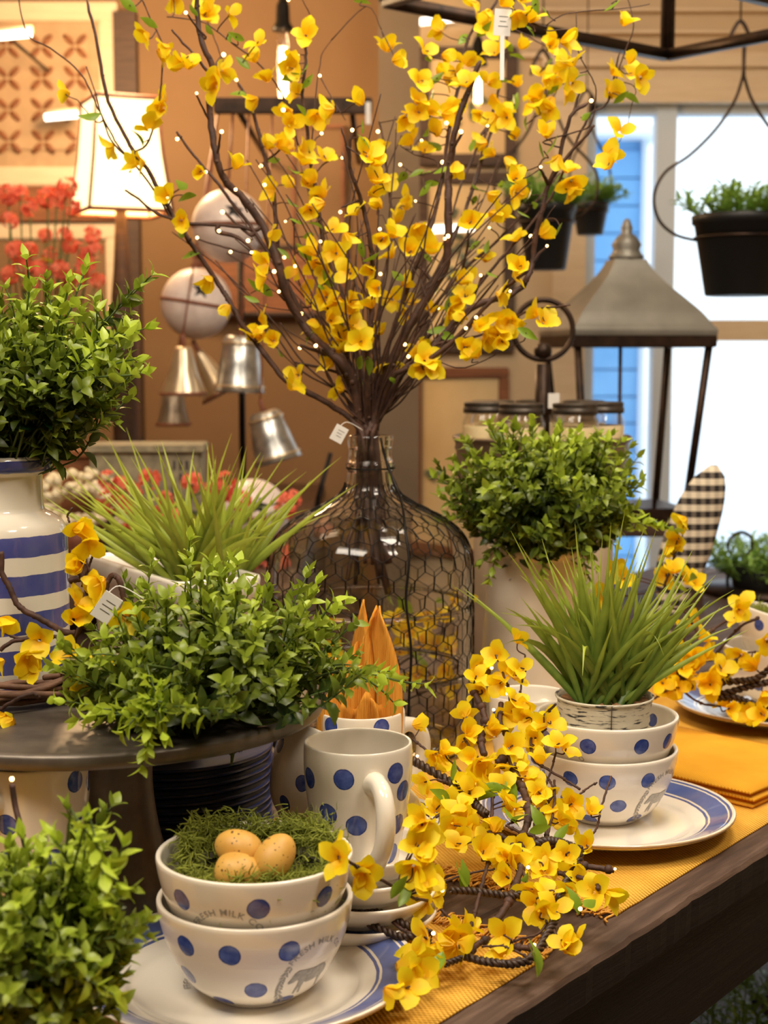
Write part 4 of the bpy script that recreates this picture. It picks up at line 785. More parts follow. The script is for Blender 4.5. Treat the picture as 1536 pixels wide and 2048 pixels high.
# ------------------------------------------------------------------ boxwood plants
LL = [leaf_mesh('boxwood_leaf', M['box_leaf'], 0.0178, 0.0092, bnd, 0.3, 0.0, k, 4) for k, bnd in enumerate((0.5, 1.1, -0.2))]
def sprig_tpl(seed, n=7, L=0.055):
    rr = random.Random(seed); leaves = []; P = [Vector((0, 0, 0))]; d = Vector((0, 0, 1)); step = L / n
    for i in range(n): d = (d + Vector((rr.uniform(-.14, .14), rr.uniform(-.14, .14), 0))).normalized(); P.append(P[-1] + d * step)
    for i in range(1, n + 1):
        t = i / n; a0 = i * 1.35 + rr.uniform(-.3, .3); k = 2 if i < n else 3
        for q in range(k):
            a = a0 + 2 * PI * q / k; el = lerp(0.45, 1.1, t) + rr.uniform(-.2, .25); dr = Vector((math.cos(a) * math.cos(el), math.sin(a) * math.cos(el), math.sin(el)))
            s = lerp(1.1, 0.7, t) * rr.uniform(.8, 1.15); M4 = Matrix.Translation(P[i] if i < n else P[-1]) @ (dr.to_track_quat('X', 'Z') @ Quaternion((1, 0, 0), rr.uniform(-.5, .5))).to_matrix().to_4x4() @ Matrix.Diagonal((s, s, s, 1))
            leaves.append((M4, rr.randrange(3), lerp(0.05, 0.55, t ** 1.5)))
    return P, leaves
TPL = [sprig_tpl(s, R.choice((6, 7, 8))) for s in range(10)]
def sprig_mesh(P, leaves, with_leaves):
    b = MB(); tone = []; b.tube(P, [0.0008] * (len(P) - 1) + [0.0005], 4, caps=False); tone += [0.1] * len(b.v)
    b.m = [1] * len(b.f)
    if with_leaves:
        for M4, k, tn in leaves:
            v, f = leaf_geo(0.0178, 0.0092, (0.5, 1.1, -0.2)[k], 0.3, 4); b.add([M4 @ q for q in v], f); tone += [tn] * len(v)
    return b.mesh('boxwood_sprig', [M['box_leaf'], M['boxstem']], tone)
SPF = [sprig_mesh(P, l, True) for P, l in TPL]; SPS = [sprig_mesh(P, l, False) for P, l in TPL]
def bush(name, label, root, c, rx, ry, rz_, n, extra=(), tonef=None, zmin=None, up=0.35, s0=1.0, pick=17, pot_in=0.6, core=True):
    o = empty(name, root, label, 'plant'); items = []; rr = random.Random(n)
    for k in range(n):
        while True:
            q = Vector((rr.uniform(-1, 1), rr.uniform(-1, 1), rr.uniform(-1, 1)))
            if 0.30 < q.length < 1.0 and (q.y < 0.35 or rr.random() < .4): break
        wob = 1 + 0.26 * noise.noise(q * 2.3 + root * 3)
        p = c + Vector((q.x * rx, q.y * ry, q.z * rz_)) * wob
        if zmin is not None and p.z < zmin(p): continue
        d = (p - root - Vector((0, 0, -0.02))).normalized() + Vector((0, 0, up)) + Vector((q.x, q.y, q.z)) * 0.5 + rv(0.35); d.normalize()
        items.append((p, d, s0 * rr.uniform(0.8, 1.2), q.length, q.z))
    for e in extra: items.append(e)
    items.sort(key=lambda t: (t[0] - CC).length - (0.08 if t[3] > .8 else 0)); sb = MB()
    for i, (p, d, s, ql, qz) in enumerate(items):
        k = R.randrange(len(TPL)); L = 0.055 * s; b0 = p - d * L; tn = lerp(-0.42, 0.05, ql) + 0.22 * max(0, qz) + (0.45 if ql > 1.5 else 0) + R.uniform(-.1, .22) * (1 if R.random() < .8 else 2)  # inner sprigs tinted darker, upper ones lighter: shade put into the colour
        q = Vector(d).to_track_quat('Z', 'Y') @ Quaternion((0, 0, 1), R.uniform(0, 6.28)); Mx = Matrix.Translation(b0 - root) @ q.to_matrix().to_4x4() @ Matrix.Diagonal((s, s, s, 1))
        if i < pick:
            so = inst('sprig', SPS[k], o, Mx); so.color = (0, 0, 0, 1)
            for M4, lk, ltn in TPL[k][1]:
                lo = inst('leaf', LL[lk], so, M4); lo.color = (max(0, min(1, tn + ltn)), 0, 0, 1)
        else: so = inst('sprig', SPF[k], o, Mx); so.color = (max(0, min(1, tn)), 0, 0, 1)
        if ql <= 1.5 or True:
            m1 = root.lerp(b0, 0.5) + rv(0.012); sb.tube([x - root for x in spline([root + rv(.008), m1, b0], 3)], 0.0011, 4, caps=False)
    sb.obj('stems', M['boxstem'], o)['kind'] = 'stuff'
    return o
def ex(px, py, d, dr, s=1.0, tone=2.0): return (at(px, py, d), Vector(dr).normalized(), s, tone, 0.5)
px = lambda n, d: n * d / F
# on the cake stand
c = at(432, 1318, 1.235); rt = Vector((c.x, c.y + 0.02, ZD + 0.004))
dstand = Vector((DC.x, DC.y, 0))
ext = [ex(288, 1535, 1.10, (-.1, -.3, -1), 1.0), ex(300, 1490, 1.09, (.1, -.5, -1), .95), ex(335, 1455, 1.09, (.3, -.5, -.6), 1.0), ex(262, 1470, 1.09, (-.4, -.5, -.5), .9), ex(210, 1430, 1.11, (-.8, -.4, 0), 1.), ex(160, 1455, 1.12, (-1, -.3, -.2), 1.), ex(110, 1420, 1.14, (-1, -.2, .1), .9), ex(730, 1330, 1.26, (1, -.2, .3), 1.1), ex(775, 1352, 1.24, (1, -.3, .0), 1.1), ex(835, 1405, 1.22, (1, -.3, -.5), 1.1), ex(800, 1375, 1.23, (1, -.3, -.3), 1.), ex(670, 1190, 1.28, (.8, 0, 1), 1.1), ex(690, 1230, 1.27, (1, 0, .6), 1.1), ex(640, 1170, 1.28, (.6, 0, 1), 1.), ex(400, 1085, 1.33, (.3, 0, 1), 1.1), ex(455, 1120, 1.3, (.5, 0, 1), 1.1), ex(290, 1120, 1.3, (0, 0, 1), .9, .9), ex(250, 1160, 1.3, (-.1, 0, 1), .9, .9), ex(380, 1420, 1.09, (.7, -.3, .1), .9, .6), ex(300, 1410, 1.09, (-.8, -.3, .2), .9), ex(480, 1400, 1.09, (.7, -.3, .2), .9, .6), ex(180, 1290, 1.16, (-1, -.2, .4), 1., 1.)]
zf = lambda p: ZD + (0.012 if (Vector((p.x, p.y, 0)) - dstand).length < 0.20 else 0.035)
bush('boxwood_bush', 'wide low leafy green bush spilling over the edge of the cake stand', rt, Vector((c.x, c.y, ZD + 0.042)), px(310, 1.27), 0.13, 0.090, 320, ext, zmin=zf)
# in the striped jar
jr = JC + Vector((0, 0, 0.17)); c = at(72, 745, 1.33)
ext = [ex(298, 545, 1.30, (.8, 0, .8), 1.2, .9), ex(270, 580, 1.29, (.8, 0, .8), 1.2, .9), ex(292, 650, 1.28, (1, -.1, .3), 1.1), ex(290, 720, 1.26, (1, -.1, .3), 1.2), ex(270, 735, 1.26, (1, -.1, .1), 1.1), ex(160, 530, 1.3, (.3, 0, 1), 1.1), ex(50, 515, 1.3, (0, 0, 1), 1.1), ex(130, 560, 1.28, (.2, 0, 1), 1.1), ex(215, 800, 1.3, (1, 0, -.2), 1., .9), ex(225, 850, 1.3, (1, 0, -.5), 1., .7), ex(240, 640, 1.25, (.8, -.2, .8), 1.1)]
bush('boxwood_bush', 'tall airy leafy bush growing out of the blue-striped jar', jr, c, px(205, 1.33), 0.10, px(185, 1.33), 235, ext, s0=1.05, zmin=lambda p: JC.z + JH + (0.03 if p.x < JC.x + .07 else 0.015))
# in the white vase on the right
VC = Vector((at(1078, 1200, 1.93).x, 1.93, T + 0.001)); VH = at(1078, 1098, 1.93).z - T
vr = VC + Vector((0, 0, VH - 0.02)); c = at(1090, 972, 1.88)
ext = [ex(990, 1160, 1.80, (-.2, -.2, -1), 1.1, .8), ex(970, 1120, 1.80, (-.6, -.2, -.7), 1.1, .8), ex(1085, 1150, 1.78, (.1, -.2, -1), 1.1, .8), ex(1165, 1165, 1.78, (.1, -.2, -1), 1.1, .8), ex(1190, 1130, 1.78, (.4, -.2, -1), 1.1, .8), ex(1310, 1050, 1.84, (1, 0, -.2), 1.1), ex(1350, 1045, 1.84, (1, 0, 0), 1.), ex(1250, 890, 1.85, (1, 0, .7), 1.1), ex(1150, 860, 1.84, (.3, 0, 1), 1.1), ex(1050, 840, 1.84, (-.1, 0, 1), 1.1), ex(1000, 870, 1.84, (-.4, 0, 1), 1.), ex(1230, 1100, 1.8, (.6, 0, -.6), 1., .8), ex(880, 1030, 1.84, (-1, 0, 0), 1., 1.)]
bush('boxwood_bush', 'dense leafy bush in the white vase right of the glass carboy', vr, c, px(212, 1.88), 0.13, px(128, 1.88), 300, ext, s0=1.1)
# bottom left corner
rb = Vector((at(60, 1980, 1.02).x, 1.0, T + 0.004)); c = at(70, 1868, 0.98)
ext = [ex(225, 1690, .95, (.4, -.1, 1), 1.1), ex(190, 1650, .96, (.2, -.1, 1), 1.), ex(150, 1655, .96, (-.1, -.1, 1), 1.1), ex(250, 1750, .93, (.6, -.3, -.6), 1.0), ex(210, 1800, .92, (.3, -.5, -1), 1.), ex(110, 1660, .97, (-.4, -.1, 1), 1.), ex(290, 1830, .97, (1, -.1, .2), .9, .9), ex(270, 1900, .95, (1, -.1, 0), .9, .9), ex(240, 1945, .93, (.9, -.3, 0), 1., 1.7), ex(270, 1780, .97, (1, 0, .4), .9, .7), ex(60, 1690, .95, (0, -.1, 1), 1.), ex(160, 1600, 1.03, (0, 0, 1), 1.1, .5), ex(200, 1610, 1.03, (.6, 0, 1), 1.1, .5), ex(175, 1640, 1.03, (-.2, 0, 1), 1., .5)]
bush('boxwood_bush', 'leafy green bush with lime tips filling the bottom left corner', rb, c, px(195, .98), 0.085, px(200, .98), 230, ext, s0=0.95, zmin=lambda p: T + 0.012)

# ------------------------------------------------------------------ grass plants
def blade(base, tip, droop, wd, seed):
    rr = random.Random(seed); mid = base.lerp(tip, 0.5) + Vector((0, 0, droop)) + rv(0.004); n = 9; P = []
    for i in range(n + 1): t = i / n; P.append((1 - t) ** 2 * base + 2 * t * (1 - t) * mid + t * t * tip)
    vs = []; tone = []; side0 = (tip - base).cross(TOCAM(mid)).normalized(); side0 = (side0 + rv(0.35)).normalized()
    for i, p in enumerate(P):
        t = i / n; w_ = wd * (0.55 + 0.45 * math.sin(PI * min(1, t * 1.3))) * (1 - t ** 2.4) + 0.0001; tg = (P[min(i + 1, n)] - P[max(i - 1, 0)]).normalized(); nrm = side0.cross(tg).normalized()
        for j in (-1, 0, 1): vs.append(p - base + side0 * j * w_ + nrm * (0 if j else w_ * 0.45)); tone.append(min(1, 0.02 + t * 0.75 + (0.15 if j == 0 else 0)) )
    b = MB(); b.add(vs, [(i * 3 + j, i * 3 + j + 1, (i + 1) * 3 + j + 1, (i + 1) * 3 + j) for i in range(n) for j in (0, 1)]); return b.mesh('grass_blade', M['grass'], tone)
def grass(parent, base, brad, tips, d0, ds, extra_n, fan, wd=0.0032, tonec=0.0):
    k = 0
    for px_, py_, dr in tips:
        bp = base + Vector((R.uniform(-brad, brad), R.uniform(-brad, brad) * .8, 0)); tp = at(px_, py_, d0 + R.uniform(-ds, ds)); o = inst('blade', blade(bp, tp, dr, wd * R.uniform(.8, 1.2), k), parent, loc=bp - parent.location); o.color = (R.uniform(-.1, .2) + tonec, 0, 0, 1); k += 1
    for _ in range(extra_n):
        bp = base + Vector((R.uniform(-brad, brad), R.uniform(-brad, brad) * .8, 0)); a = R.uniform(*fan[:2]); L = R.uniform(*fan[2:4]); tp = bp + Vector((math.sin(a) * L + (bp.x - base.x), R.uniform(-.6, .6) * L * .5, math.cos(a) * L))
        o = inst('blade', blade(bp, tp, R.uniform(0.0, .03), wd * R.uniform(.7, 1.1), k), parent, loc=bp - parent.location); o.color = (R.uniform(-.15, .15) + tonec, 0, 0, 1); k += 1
# distressed tin pot in the right-hand bowls
TPt = Vector((at(1208, 1420, 1.555).x, BB.y - 0.002, BB.z + 0.0345 + 0.009)); ph = 0.086
gp = empty('potted_grass', TPt, 'green grass plant in a distressed white tin pot standing in the bowls', 'plant')
P = [(0, 0), (0.036, 0), (0.0375, 0.002)]
for i in range(19): P.append((lerp(0.038, 0.049, i / 18) + (0.0009 if i % 3 == 1 and i < 14 else 0), 0.003 + (ph - 0.006) * i / 18))
P += [(0.0505, ph - 0.002), (0.051, ph), (0.0497, ph + 0.0005), (0.048, ph - 0.003), (0.037, 0.004), (0, 0.003)]
MB().lathe(P, 64).obj('tin_pot', M['tinpot'], gp)
sb = MB(); ns = 16; vs = [(0, 0, ph - 0.004)]; fs = []
for i in range(1, 6):
    for j in range(24): a = 2 * PI * j / 24; r = 0.0465 * i / 5; vs.append((r * math.sin(a), r * math.cos(a), ph - 0.006 + 0.004 * noise.noise(Vector((r * math.sin(a) * 90, r * math.cos(a) * 90, 0)))))
for j in range(24): fs.append((0, 1 + j, 1 + (j + 1) % 24))
for i in range(4):
    for j in range(24): a, c2 = 1 + i * 24 + j, 1 + i * 24 + (j + 1) % 24; fs.append((a, a + 24, c2 + 24, c2))
sb.add(vs, fs); sb.obj('soil', M['soil'], gp)
b = MB(); b.tube([(0.0, -0.0425, 0.004), (0.0, -0.0505, ph)], 0.0006, 4); b.obj('seam', M['wire'], gp)
tips = [(1012, 1100, .02), (1022, 1062, .0), (1038, 1085, .01), (1150, 1048, .0), (1152, 1075, .0), (1180, 1090, .0), (1222, 1045, .0), (1250, 1022, .0), (1290, 1052, .0), (1312, 1060, .0), (1330, 1108, .0), (1350, 1150, .01), (1432, 1150, .02), (1425, 1160, .01), (1400, 1200, .02), (1375, 1142, .01), (1000, 1225, .04), (1005, 1290, .05), (1010, 1215, .03), (1328, 1312, .09), (1165, 1352, .09), (1232, 1068, .0), (1262, 1088, .0), (1370, 1180, .01), (1030, 1250, .04), (1060, 1140, .01), (1100, 1120, .01), (1320, 1150, .0), (1345, 1210, .01), (1285, 1120, .0), (1200, 1130, .0), (1390, 1170, .02), (1080, 1180, .01), (1340, 1090, .0), (1040, 1150, .02), (1298, 1085, 0), (1205, 1075, 0)]
grass(gp, TPt + Vector((0.002, 0, ph - 0.008)), 0.028, tips, 1.52, .05, 85, (-.75, .95, .07, .17), 0.0044, -0.05)
# white planter with grass behind the stand
pf, pn = at_z(168, 1108, T + 0.24), at_z(350, 1166, T + 0.24); dv = (pn - pf); Lp = dv.length; dv.normalize(); pv = Vector((-dv.y, dv.x, 0)); pv = pv if pv.y > 0 else -pv
pc = (pf + pn) / 2 + pv * 0.055; pl = empty('planter', (pc.x, pc.y, T), 'oblong white ceramic planter standing behind the low leafy bush', 'planter', rz=math.atan2(dv.y, dv.x))
b = MB(); hh = 0.24
def ring(l, w_, z, rad=0.012):
    o_ = []
    for cx_, cy_, a0 in ((1, 1, 0), (-1, 1, PI / 2), (-1, -1, PI), (1, -1, 1.5 * PI)):
        for k in range(5): a = a0 + k * PI / 8; o_.append(Vector((cx_ * (l / 2 - rad) + rad * math.cos(a), cy_ * (w_ / 2 - rad) + rad * math.sin(a), z)))
    return o_
rs = [ring(Lp - .03, .08, 0), ring(Lp - .03, .08, 0.002), ring(Lp - .012, .098, hh - 0.03), ring(Lp - .004, .106, hh - 0.026), ring(Lp, .11, hh - 0.004), ring(Lp - .002, .108, hh), ring(Lp - .012, .098, hh), ring(Lp - .016, .094, hh - 0.02), ring(Lp - .02, .09, hh - .03)]
b.add([p for r_ in rs for p in r_], [(i * 20 + j, i * 20 + (j + 1) % 20, (i + 1) * 20 + (j + 1) % 20, (i + 1) * 20 + j) for i in range(len(rs) - 1) for j in range(20)] + [tuple(range(19, -1, -1))]); b.obj('planter', M['white_glaze'], pl)
b = MB(); b.add(ring(Lp - .018, .092, hh - .028), [tuple(range(20))]); b.obj('soil', M['soil'], pl)
gb = empty('grass_tuft', (pc.x, pc.y, T + hh - 0.03), 'spiky yellow-green artificial grass tuft set in the white planter', 'plant')
tips = [(112, 980, .0), (108, 965, .0), (130, 935, .0), (148, 972, .0), (225, 892, .0), (240, 950, .0), (310, 892, .0), (318, 905, .0), (330, 945, .0), (352, 905, .0), (384, 915, .0), (425, 897, .0), (445, 912, .0), (484, 893, .0), (400, 935, .0), (528, 956, .01), (565, 1008, .02), (617, 1018, .03), (525, 1058, .03), (545, 1075, .04), (475, 935, .0), (160, 1010, .02), (300, 950, .0), (180, 1060, .04), (390, 1055, .08), (495, 985, .0), (510, 1000, 0), (270, 985, .0), (205, 945, 0), (360, 960, 0), (420, 950, 0), (455, 960, 0)]
grass(gb, Vector((at(385, 1200, 1.70).x, pc.y - 0.01, T + hh - 0.03)), 0.035, tips, 1.66, .06, 80, (-1.0, .8, .10, .20), 0.0044, 0.28)
# ------------------------------------------------------------------ garlands of forsythia on the table
def gdepth(py):
    K = [(1000, 1.56), (1300, 1.52), (1500, 1.45), (1600, 1.39), (1700, 1.32), (1790, 1.245), (1880, 1.195), (1950, 1.14), (2040, 1.09)]
    if py <= K[0][0]: return K[0][1]
    for (a, d), (b_, e) in zip(K, K[1:]):
        if py <= b_: return lerp(d, e, (py - a) / (b_ - a))
    return K[-1][1]
def floor_z(p, zl): 
    if p.z < zl: p.z = zl
    return p
def garland(name, label, base, stems, flowers, leaves, leds, dfun, zl, fs=1.0, cat='garland', thin=0.0008, jit=0.015):
    o = empty(name, base, label, cat); nodes = []
    for pts, rad, tw in stems:
        P = [floor_z(at(x, y, (dfun(x, y) if callable(dfun) else dfun)), zl(x, y)) for x, y in pts]; W_ = spline(P, 6 if len(P) > 2 else 8); nodes += [(W_[i], pts[0]) for i in range(len(W_))]; b = MB()
        if tw:
            W2 = spline(W_, 3); 
            for ph_ in (0, PI):
                q = []; t0 = Vector((0, 0, 1))
                for i, w_ in enumerate(W2):
                    tg = (W2[min(i + 1, len(W2) - 1)] - W2[max(i - 1, 0)]).normalized(); n1 = tg.cross(Vector((0.3, 0.2, 1))).normalized(); n2 = tg.cross(n1); a = i * 0.55 + ph_; q.append(w_ - base + (n1 * math.cos(a) + n2 * math.sin(a)) * rad * .8)
                b.tube(q, rad * .85, 6)
            b.obj('twisted_stem', M['twine'], o)
        else:
            b.tube([w_ - base + rv(0.0004) for w_ in W_], [rad * (1 + .2 * noise.noise(w_ * 150)) for w_ in W_], 6)
            for i in range(3, len(W_) - 1, 7): b.ball(W_[i] - base, rad * 1.5, 5)
            b.obj('twig', M['bark'], o)
    def near(p): return min((w_ for w_, _ in nodes), key=lambda w_: (w_ - p).length)
    def pt(x, y, k=0.0): return floor_z(at(x, y, (dfun(x, y) if callable(dfun) else dfun) + k), zl(x, y) + 0.006)
    for x, y in flowers:
        p = pt(x, y, R.uniform(-jit, jit * 0.6)); q = near(p)
        if (q - p).length > 0.007: b = MB(); b.tube([w_ - base for w_ in spline([q, q.lerp(p, .5) + rv(.005), p], 4)], thin, 4); b.obj('twiglet', M['bark'], o)
        dr = (TOCAM(p) * R.uniform(.2, 1) + rv(0.85) + Vector((0, 0, R.uniform(-.1, .7)))).normalized(); place('flower', R.choice(FL[1:]), o, p - dr * .005, dr, fs * R.uniform(.92, 1.15), col=R.uniform(-.12, .1))
    for x, y in leaves:
        p = pt(x, y, -0.012); dr = (rv(1) + Vector((0, 0, .4))).normalized(); place('leaf', R.choice(FLEAF), o, p - dr * .012, dr, fs * R.uniform(.8, 1.15), up='X')
    for x, y in leds: p = pt(x, y, -0.01); place('bulb', LEDM, o, p, (1, 0, 1), R.uniform(.6, .9))
    return o
F_, G_, H_ = lambda L: tile(760, 1260, 3.84, L), lambda L: tile(640, 1640, 3.84, L), lambda L: tile(900, 1560, 3.84, L)
st = [(H_([(100, 1350), (230, 1385), (350, 1402), (480, 1415), (600, 1390)]), .0022, 1), (G_([(955, 1110), (1040, 1080), (1140, 1050), (1230, 1085), (1380, 1105), (1536, 1075)]), .0018, 1),
      (H_([(600, 1390), (690, 1290), (750, 1180), (800, 1080), (830, 950), (870, 830), (930, 730), (985, 640), (1000, 545)]), .0024, 1), (H_([(0, 850), (120, 850), (250, 862), (380, 880), (500, 890), (600, 850)]), .0022, 1),
      (G_([(250, 700), (380, 705), (500, 730), (620, 790), (740, 835), (850, 875)]), .0024, 1), (G_([(250, 760), (380, 800), (520, 860), (640, 915), (760, 910), (840, 940)]), .0022, 1), (G_([(520, 730), (600, 820), (690, 870), (820, 930)]), .0015, 0),
      (H_([(500, -20), (560, 90), (605, 200), (600, 310), (560, 420), (540, 500), (545, 640), (520, 760), (480, 850), (430, 980), (330, 1100)]), .0030, 0), (H_([(650, 500), (740, 470), (830, 478), (920, 510), (1000, 540)]), .0028, 1),
      (F_([(700, 430), (750, 530), (790, 620), (805, 720), (775, 850), (800, 960)]), .0034, 0), (F_([(930, 560), (925, 720), (990, 820), (1060, 900), (1040, 1010)]), .0026, 0), (F_([(700, 455), (770, 400), (840, 310)]), .0024, 0),
      (F_([(895, 1020), (990, 985), (1040, 1100), (1100, 1230), (1140, 1370), (1130, 1500)]), .0036, 0), (F_([(860, 1040), (980, 1050), (1100, 1055), (1230, 1090), (1310, 1170), (1340, 1280), (1335, 1400), (1300, 1500)]), .0010, 0),
      (F_([(1160, 830), (1175, 990), (1290, 1070), (1440, 1160), (1536, 1225)]), .0013, 0), (H_([(1000, 108), (1060, 60), (1130, 20)]), .0010, 0), (H_([(1240, -30), (1190, 120), (1155, 240), (1135, 340), (1090, 420), (980, 492)]), .0010, 0), (F_([(1350, 940), (1310, 1090), (1270, 1200)]), .0010, 0),
      (G_([(110, 170), (200, 300), (330, 385), (440, 445), (580, 520), (720, 600), (840, 620)]), .0012, 0), (G_([(930, 690), (1010, 770), (1080, 840), (1130, 940), (1150, 1015)]), .0012, 0), (G_([(1310, 280), (1270, 400), (1230, 560), (1180, 740), (1140, 900), (1150, 1015), (1190, 970), (1300, 900)]), .0017, 0),
      (G_([(1340, 375), (1200, 400), (1050, 440), (900, 500)]), .0010, 0), (F_([(250, 840), (330, 900), (400, 960)]), .0013, 0), (F_([(250, 1000), (340, 1050), (480, 1130), (600, 1210), (700, 1300), (760, 1370), (820, 1420)]), .0028, 1), (F_([(440, 1150), (560, 1190), (640, 1280), (690, 1330)]), .0018, 0),
      (F_([(540, 1010), (600, 1060), (650, 1150), (700, 1250)]), .0011, 0), (F_([(630, 800), (700, 920), (760, 990)]), .0011, 0), (F_([(930, 270), (960, 380), (990, 450), (1000, 560)]), .0013, 0), (F_([(1115, 190), (1095, 370), (1070, 510)]), .0010, 0), (F_([(1350, 570), (1240, 680), (1140, 780), (1090, 880), (1030, 1000)]), .0013, 0), (F_([(1280, 755), (1190, 830)]), .0010, 0),
      (H_([(800, 0), (805, 120), (790, 260), (740, 440)]), .0012, 0), (H_([(800, 110), (700, 240), (650, 340), (645, 480), (665, 630)]), .0013, 0), (H_([(680, 220), (730, 330), (745, 460)]), .0018, 0), (H_([(440, 340), (530, 310), (640, 290)]), .0010, 0), (H_([(430, 350), (540, 400), (640, 430), (720, 470)]), .0014, 0),
      (H_([(990, 650), (1100, 670), (1260, 693)]), .0028, 0), (H_([(830, 715), (960, 740), (1080, 770), (1140, 800), (1130, 840)]), .0021, 0), (H_([(740, 955), (880, 950), (990, 935)]), .0016, 0), (H_([(665, 860), (700, 980), (745, 1100)]), .0012, 0), (H_([(560, 690), (600, 820), (670, 950)]), .0013, 0),
      (H_([(150, 1330), (200, 1270), (290, 1220)]), .0026, 0), (H_([(240, 1280), (400, 1270), (540, 1220), (660, 1190), (740, 1110)]), .0010, 0), (H_([(390, 1270), (490, 1310), (600, 1360)]), .0011, 0), (H_([(775, 1090), (800, 1160), (830, 1240)]), .0011, 0), (H_([(500, 1280), (560, 1290), (640, 1285)]), .0025, 0),
      (G_([(900, 1080), (850, 1150), (790, 1220), (740, 1320), (660, 1400), (590, 1470), (540, 1536)]), .0012, 0), (G_([(1000, 1000), (900, 960), (820, 940)]), .0014, 0), (F_([(430, 1250), (500, 1340), (600, 1450), (680, 1536)]), .0012, 0), (F_([(400, 1460), (490, 1390)]), .0011, 0), (F_([(870, 1200), (860, 1380), (850, 1530)]), .0016, 0), (H_([(190, 445), (270, 520), (350, 600), (450, 660)]), .0012, 0), (H_([(200, 375), (330, 410), (420, 450), (480, 510)]), .0022, 0)]
fl = (F_([(885, 190), (1060, 75), (760, 290), (740, 350), (960, 340), (1080, 290), (1040, 350), (920, 410), (780, 460), (750, 470), (1050, 550), (1110, 590), (1030, 640), (660, 650), (680, 790), (650, 870), (860, 740), (870, 800), (950, 680), (430, 970), (490, 930), (1310, 700), (1260, 720), (1380, 870), (1430, 910), (1180, 840), (770, 1010), (700, 980), (820, 1020), (340, 1170), (380, 1260), (640, 1180), (720, 1190), (1000, 1330), (1040, 1360), (1200, 1200), (1230, 1260), (1230, 1000), (330, 1460), (560, 1360), (650, 1450), (1460, 1350), (1400, 1450), (1340, 1420), (940, 1010), (520, 1500), (870, 1470), (1120, 680), (1000, 900), (940, 1190), (1080, 1060), (280, 730), (240, 1400), (820, 1100), (450, 1060), (740, 1080), (1120, 1120), (690, 1240), (600, 1380), (430, 1380), (920, 1060), (1200, 900)])
 + H_([(110, 50), (60, 230), (130, 320), (60, 450), (270, 460), (450, 190), (680, 90), (700, 150), (940, 180), (1090, 240), (820, 250), (950, 340), (1050, 500), (350, 370), (440, 570), (400, 620), (430, 740), (540, 510), (600, 640), (730, 700), (720, 610), (890, 570), (950, 690), (1000, 760), (930, 860), (1100, 850), (1220, 880), (760, 850), (640, 960), (810, 980), (700, 1020), (410, 1190), (400, 1330), (870, 1250), (900, 1300), (50, 1210), (960, 1210), (620, 860), (820, 640), (500, 640), (260, 540), (30, 350)])
 + G_([(140, 300), (120, 220), (340, 390), (310, 440), (790, 30), (760, 190), (790, 300), (850, 150), (710, 370), (800, 430), (780, 500), (900, 460), (860, 560), (800, 640), (1050, 180), (1150, 60), (1060, 870), (920, 980), (800, 1010), (960, 900), (720, 1120), (620, 1200), (830, 1100), (770, 1280), (680, 1370), (690, 1470), (530, 1500), (1130, 820), (1000, 960), (1080, 960)]))
lf = G_([(610, 500), (660, 560), (1120, 460), (910, 1110)]) + H_([(100, 770), (660, 1400), (700, 1390), (1080, 930), (980, 930), (860, 400), (700, 370), (450, 50), (290, 100), (620, 740), (520, 290)]) + F_([(800, 1220), (870, 1210), (1000, 1200), (550, 1080), (1230, 1470), (480, 1270), (1020, 1420)])
ld = F_([(850, 300), (965, 495), (865, 620), (280, 975)]) + G_([(860, 880), (930, 550)]) + H_([(1260, 690), (590, 680), (770, 800), (635, 1280), (990, 1000)])
def d1(x, y):
    d = gdepth(y)
    if x > 1110 and y < 1700: d = min(d, 1.425)
    if x < 860 and y > 1640: d = min(d, lerp(1.075, 1.145, max(0, min(1, (x - 660) / 160))))  if y < 1800 else d
    return d
def zl1(x, y): return T + (0.028 if (x < 850 and y > 1840) else 0.005)
garland('forsythia_garland', 'yellow forsythia garland with tiny bulbs sprawled across the front of the table', at_z(1010, 1860, T), st, fl, lf, ld, d1, zl1, 0.9)
I_ = lambda L: tile(1136, 1000, 3.84, L)
fl = I_([(890, 150), (760, 380), (840, 310), (810, 540), (750, 590), (900, 600), (970, 640), (355, 550), (420, 600), (280, 750), (980, 920), (1030, 1060), (890, 1000), (1310, 840), (1340, 820), (880, 1160), (970, 1190), (1040, 1180), (880, 1280), (920, 1240), (800, 1190), (1190, 1270), (1110, 1340), (1090, 1410), (1060, 1370), (1320, 1190), (1440, 1250), (1430, 1290), (730, 1410), (760, 1450), (900, 1400), (850, 1440), (1240, 1600), (1220, 1570), (1390, 1640), (1490, 1650), (1510, 1490), (1530, 1080), (930, 1230), (1100, 1440), (1180, 1300), (820, 1330), (960, 1300), (1000, 1240), (1300, 900)])
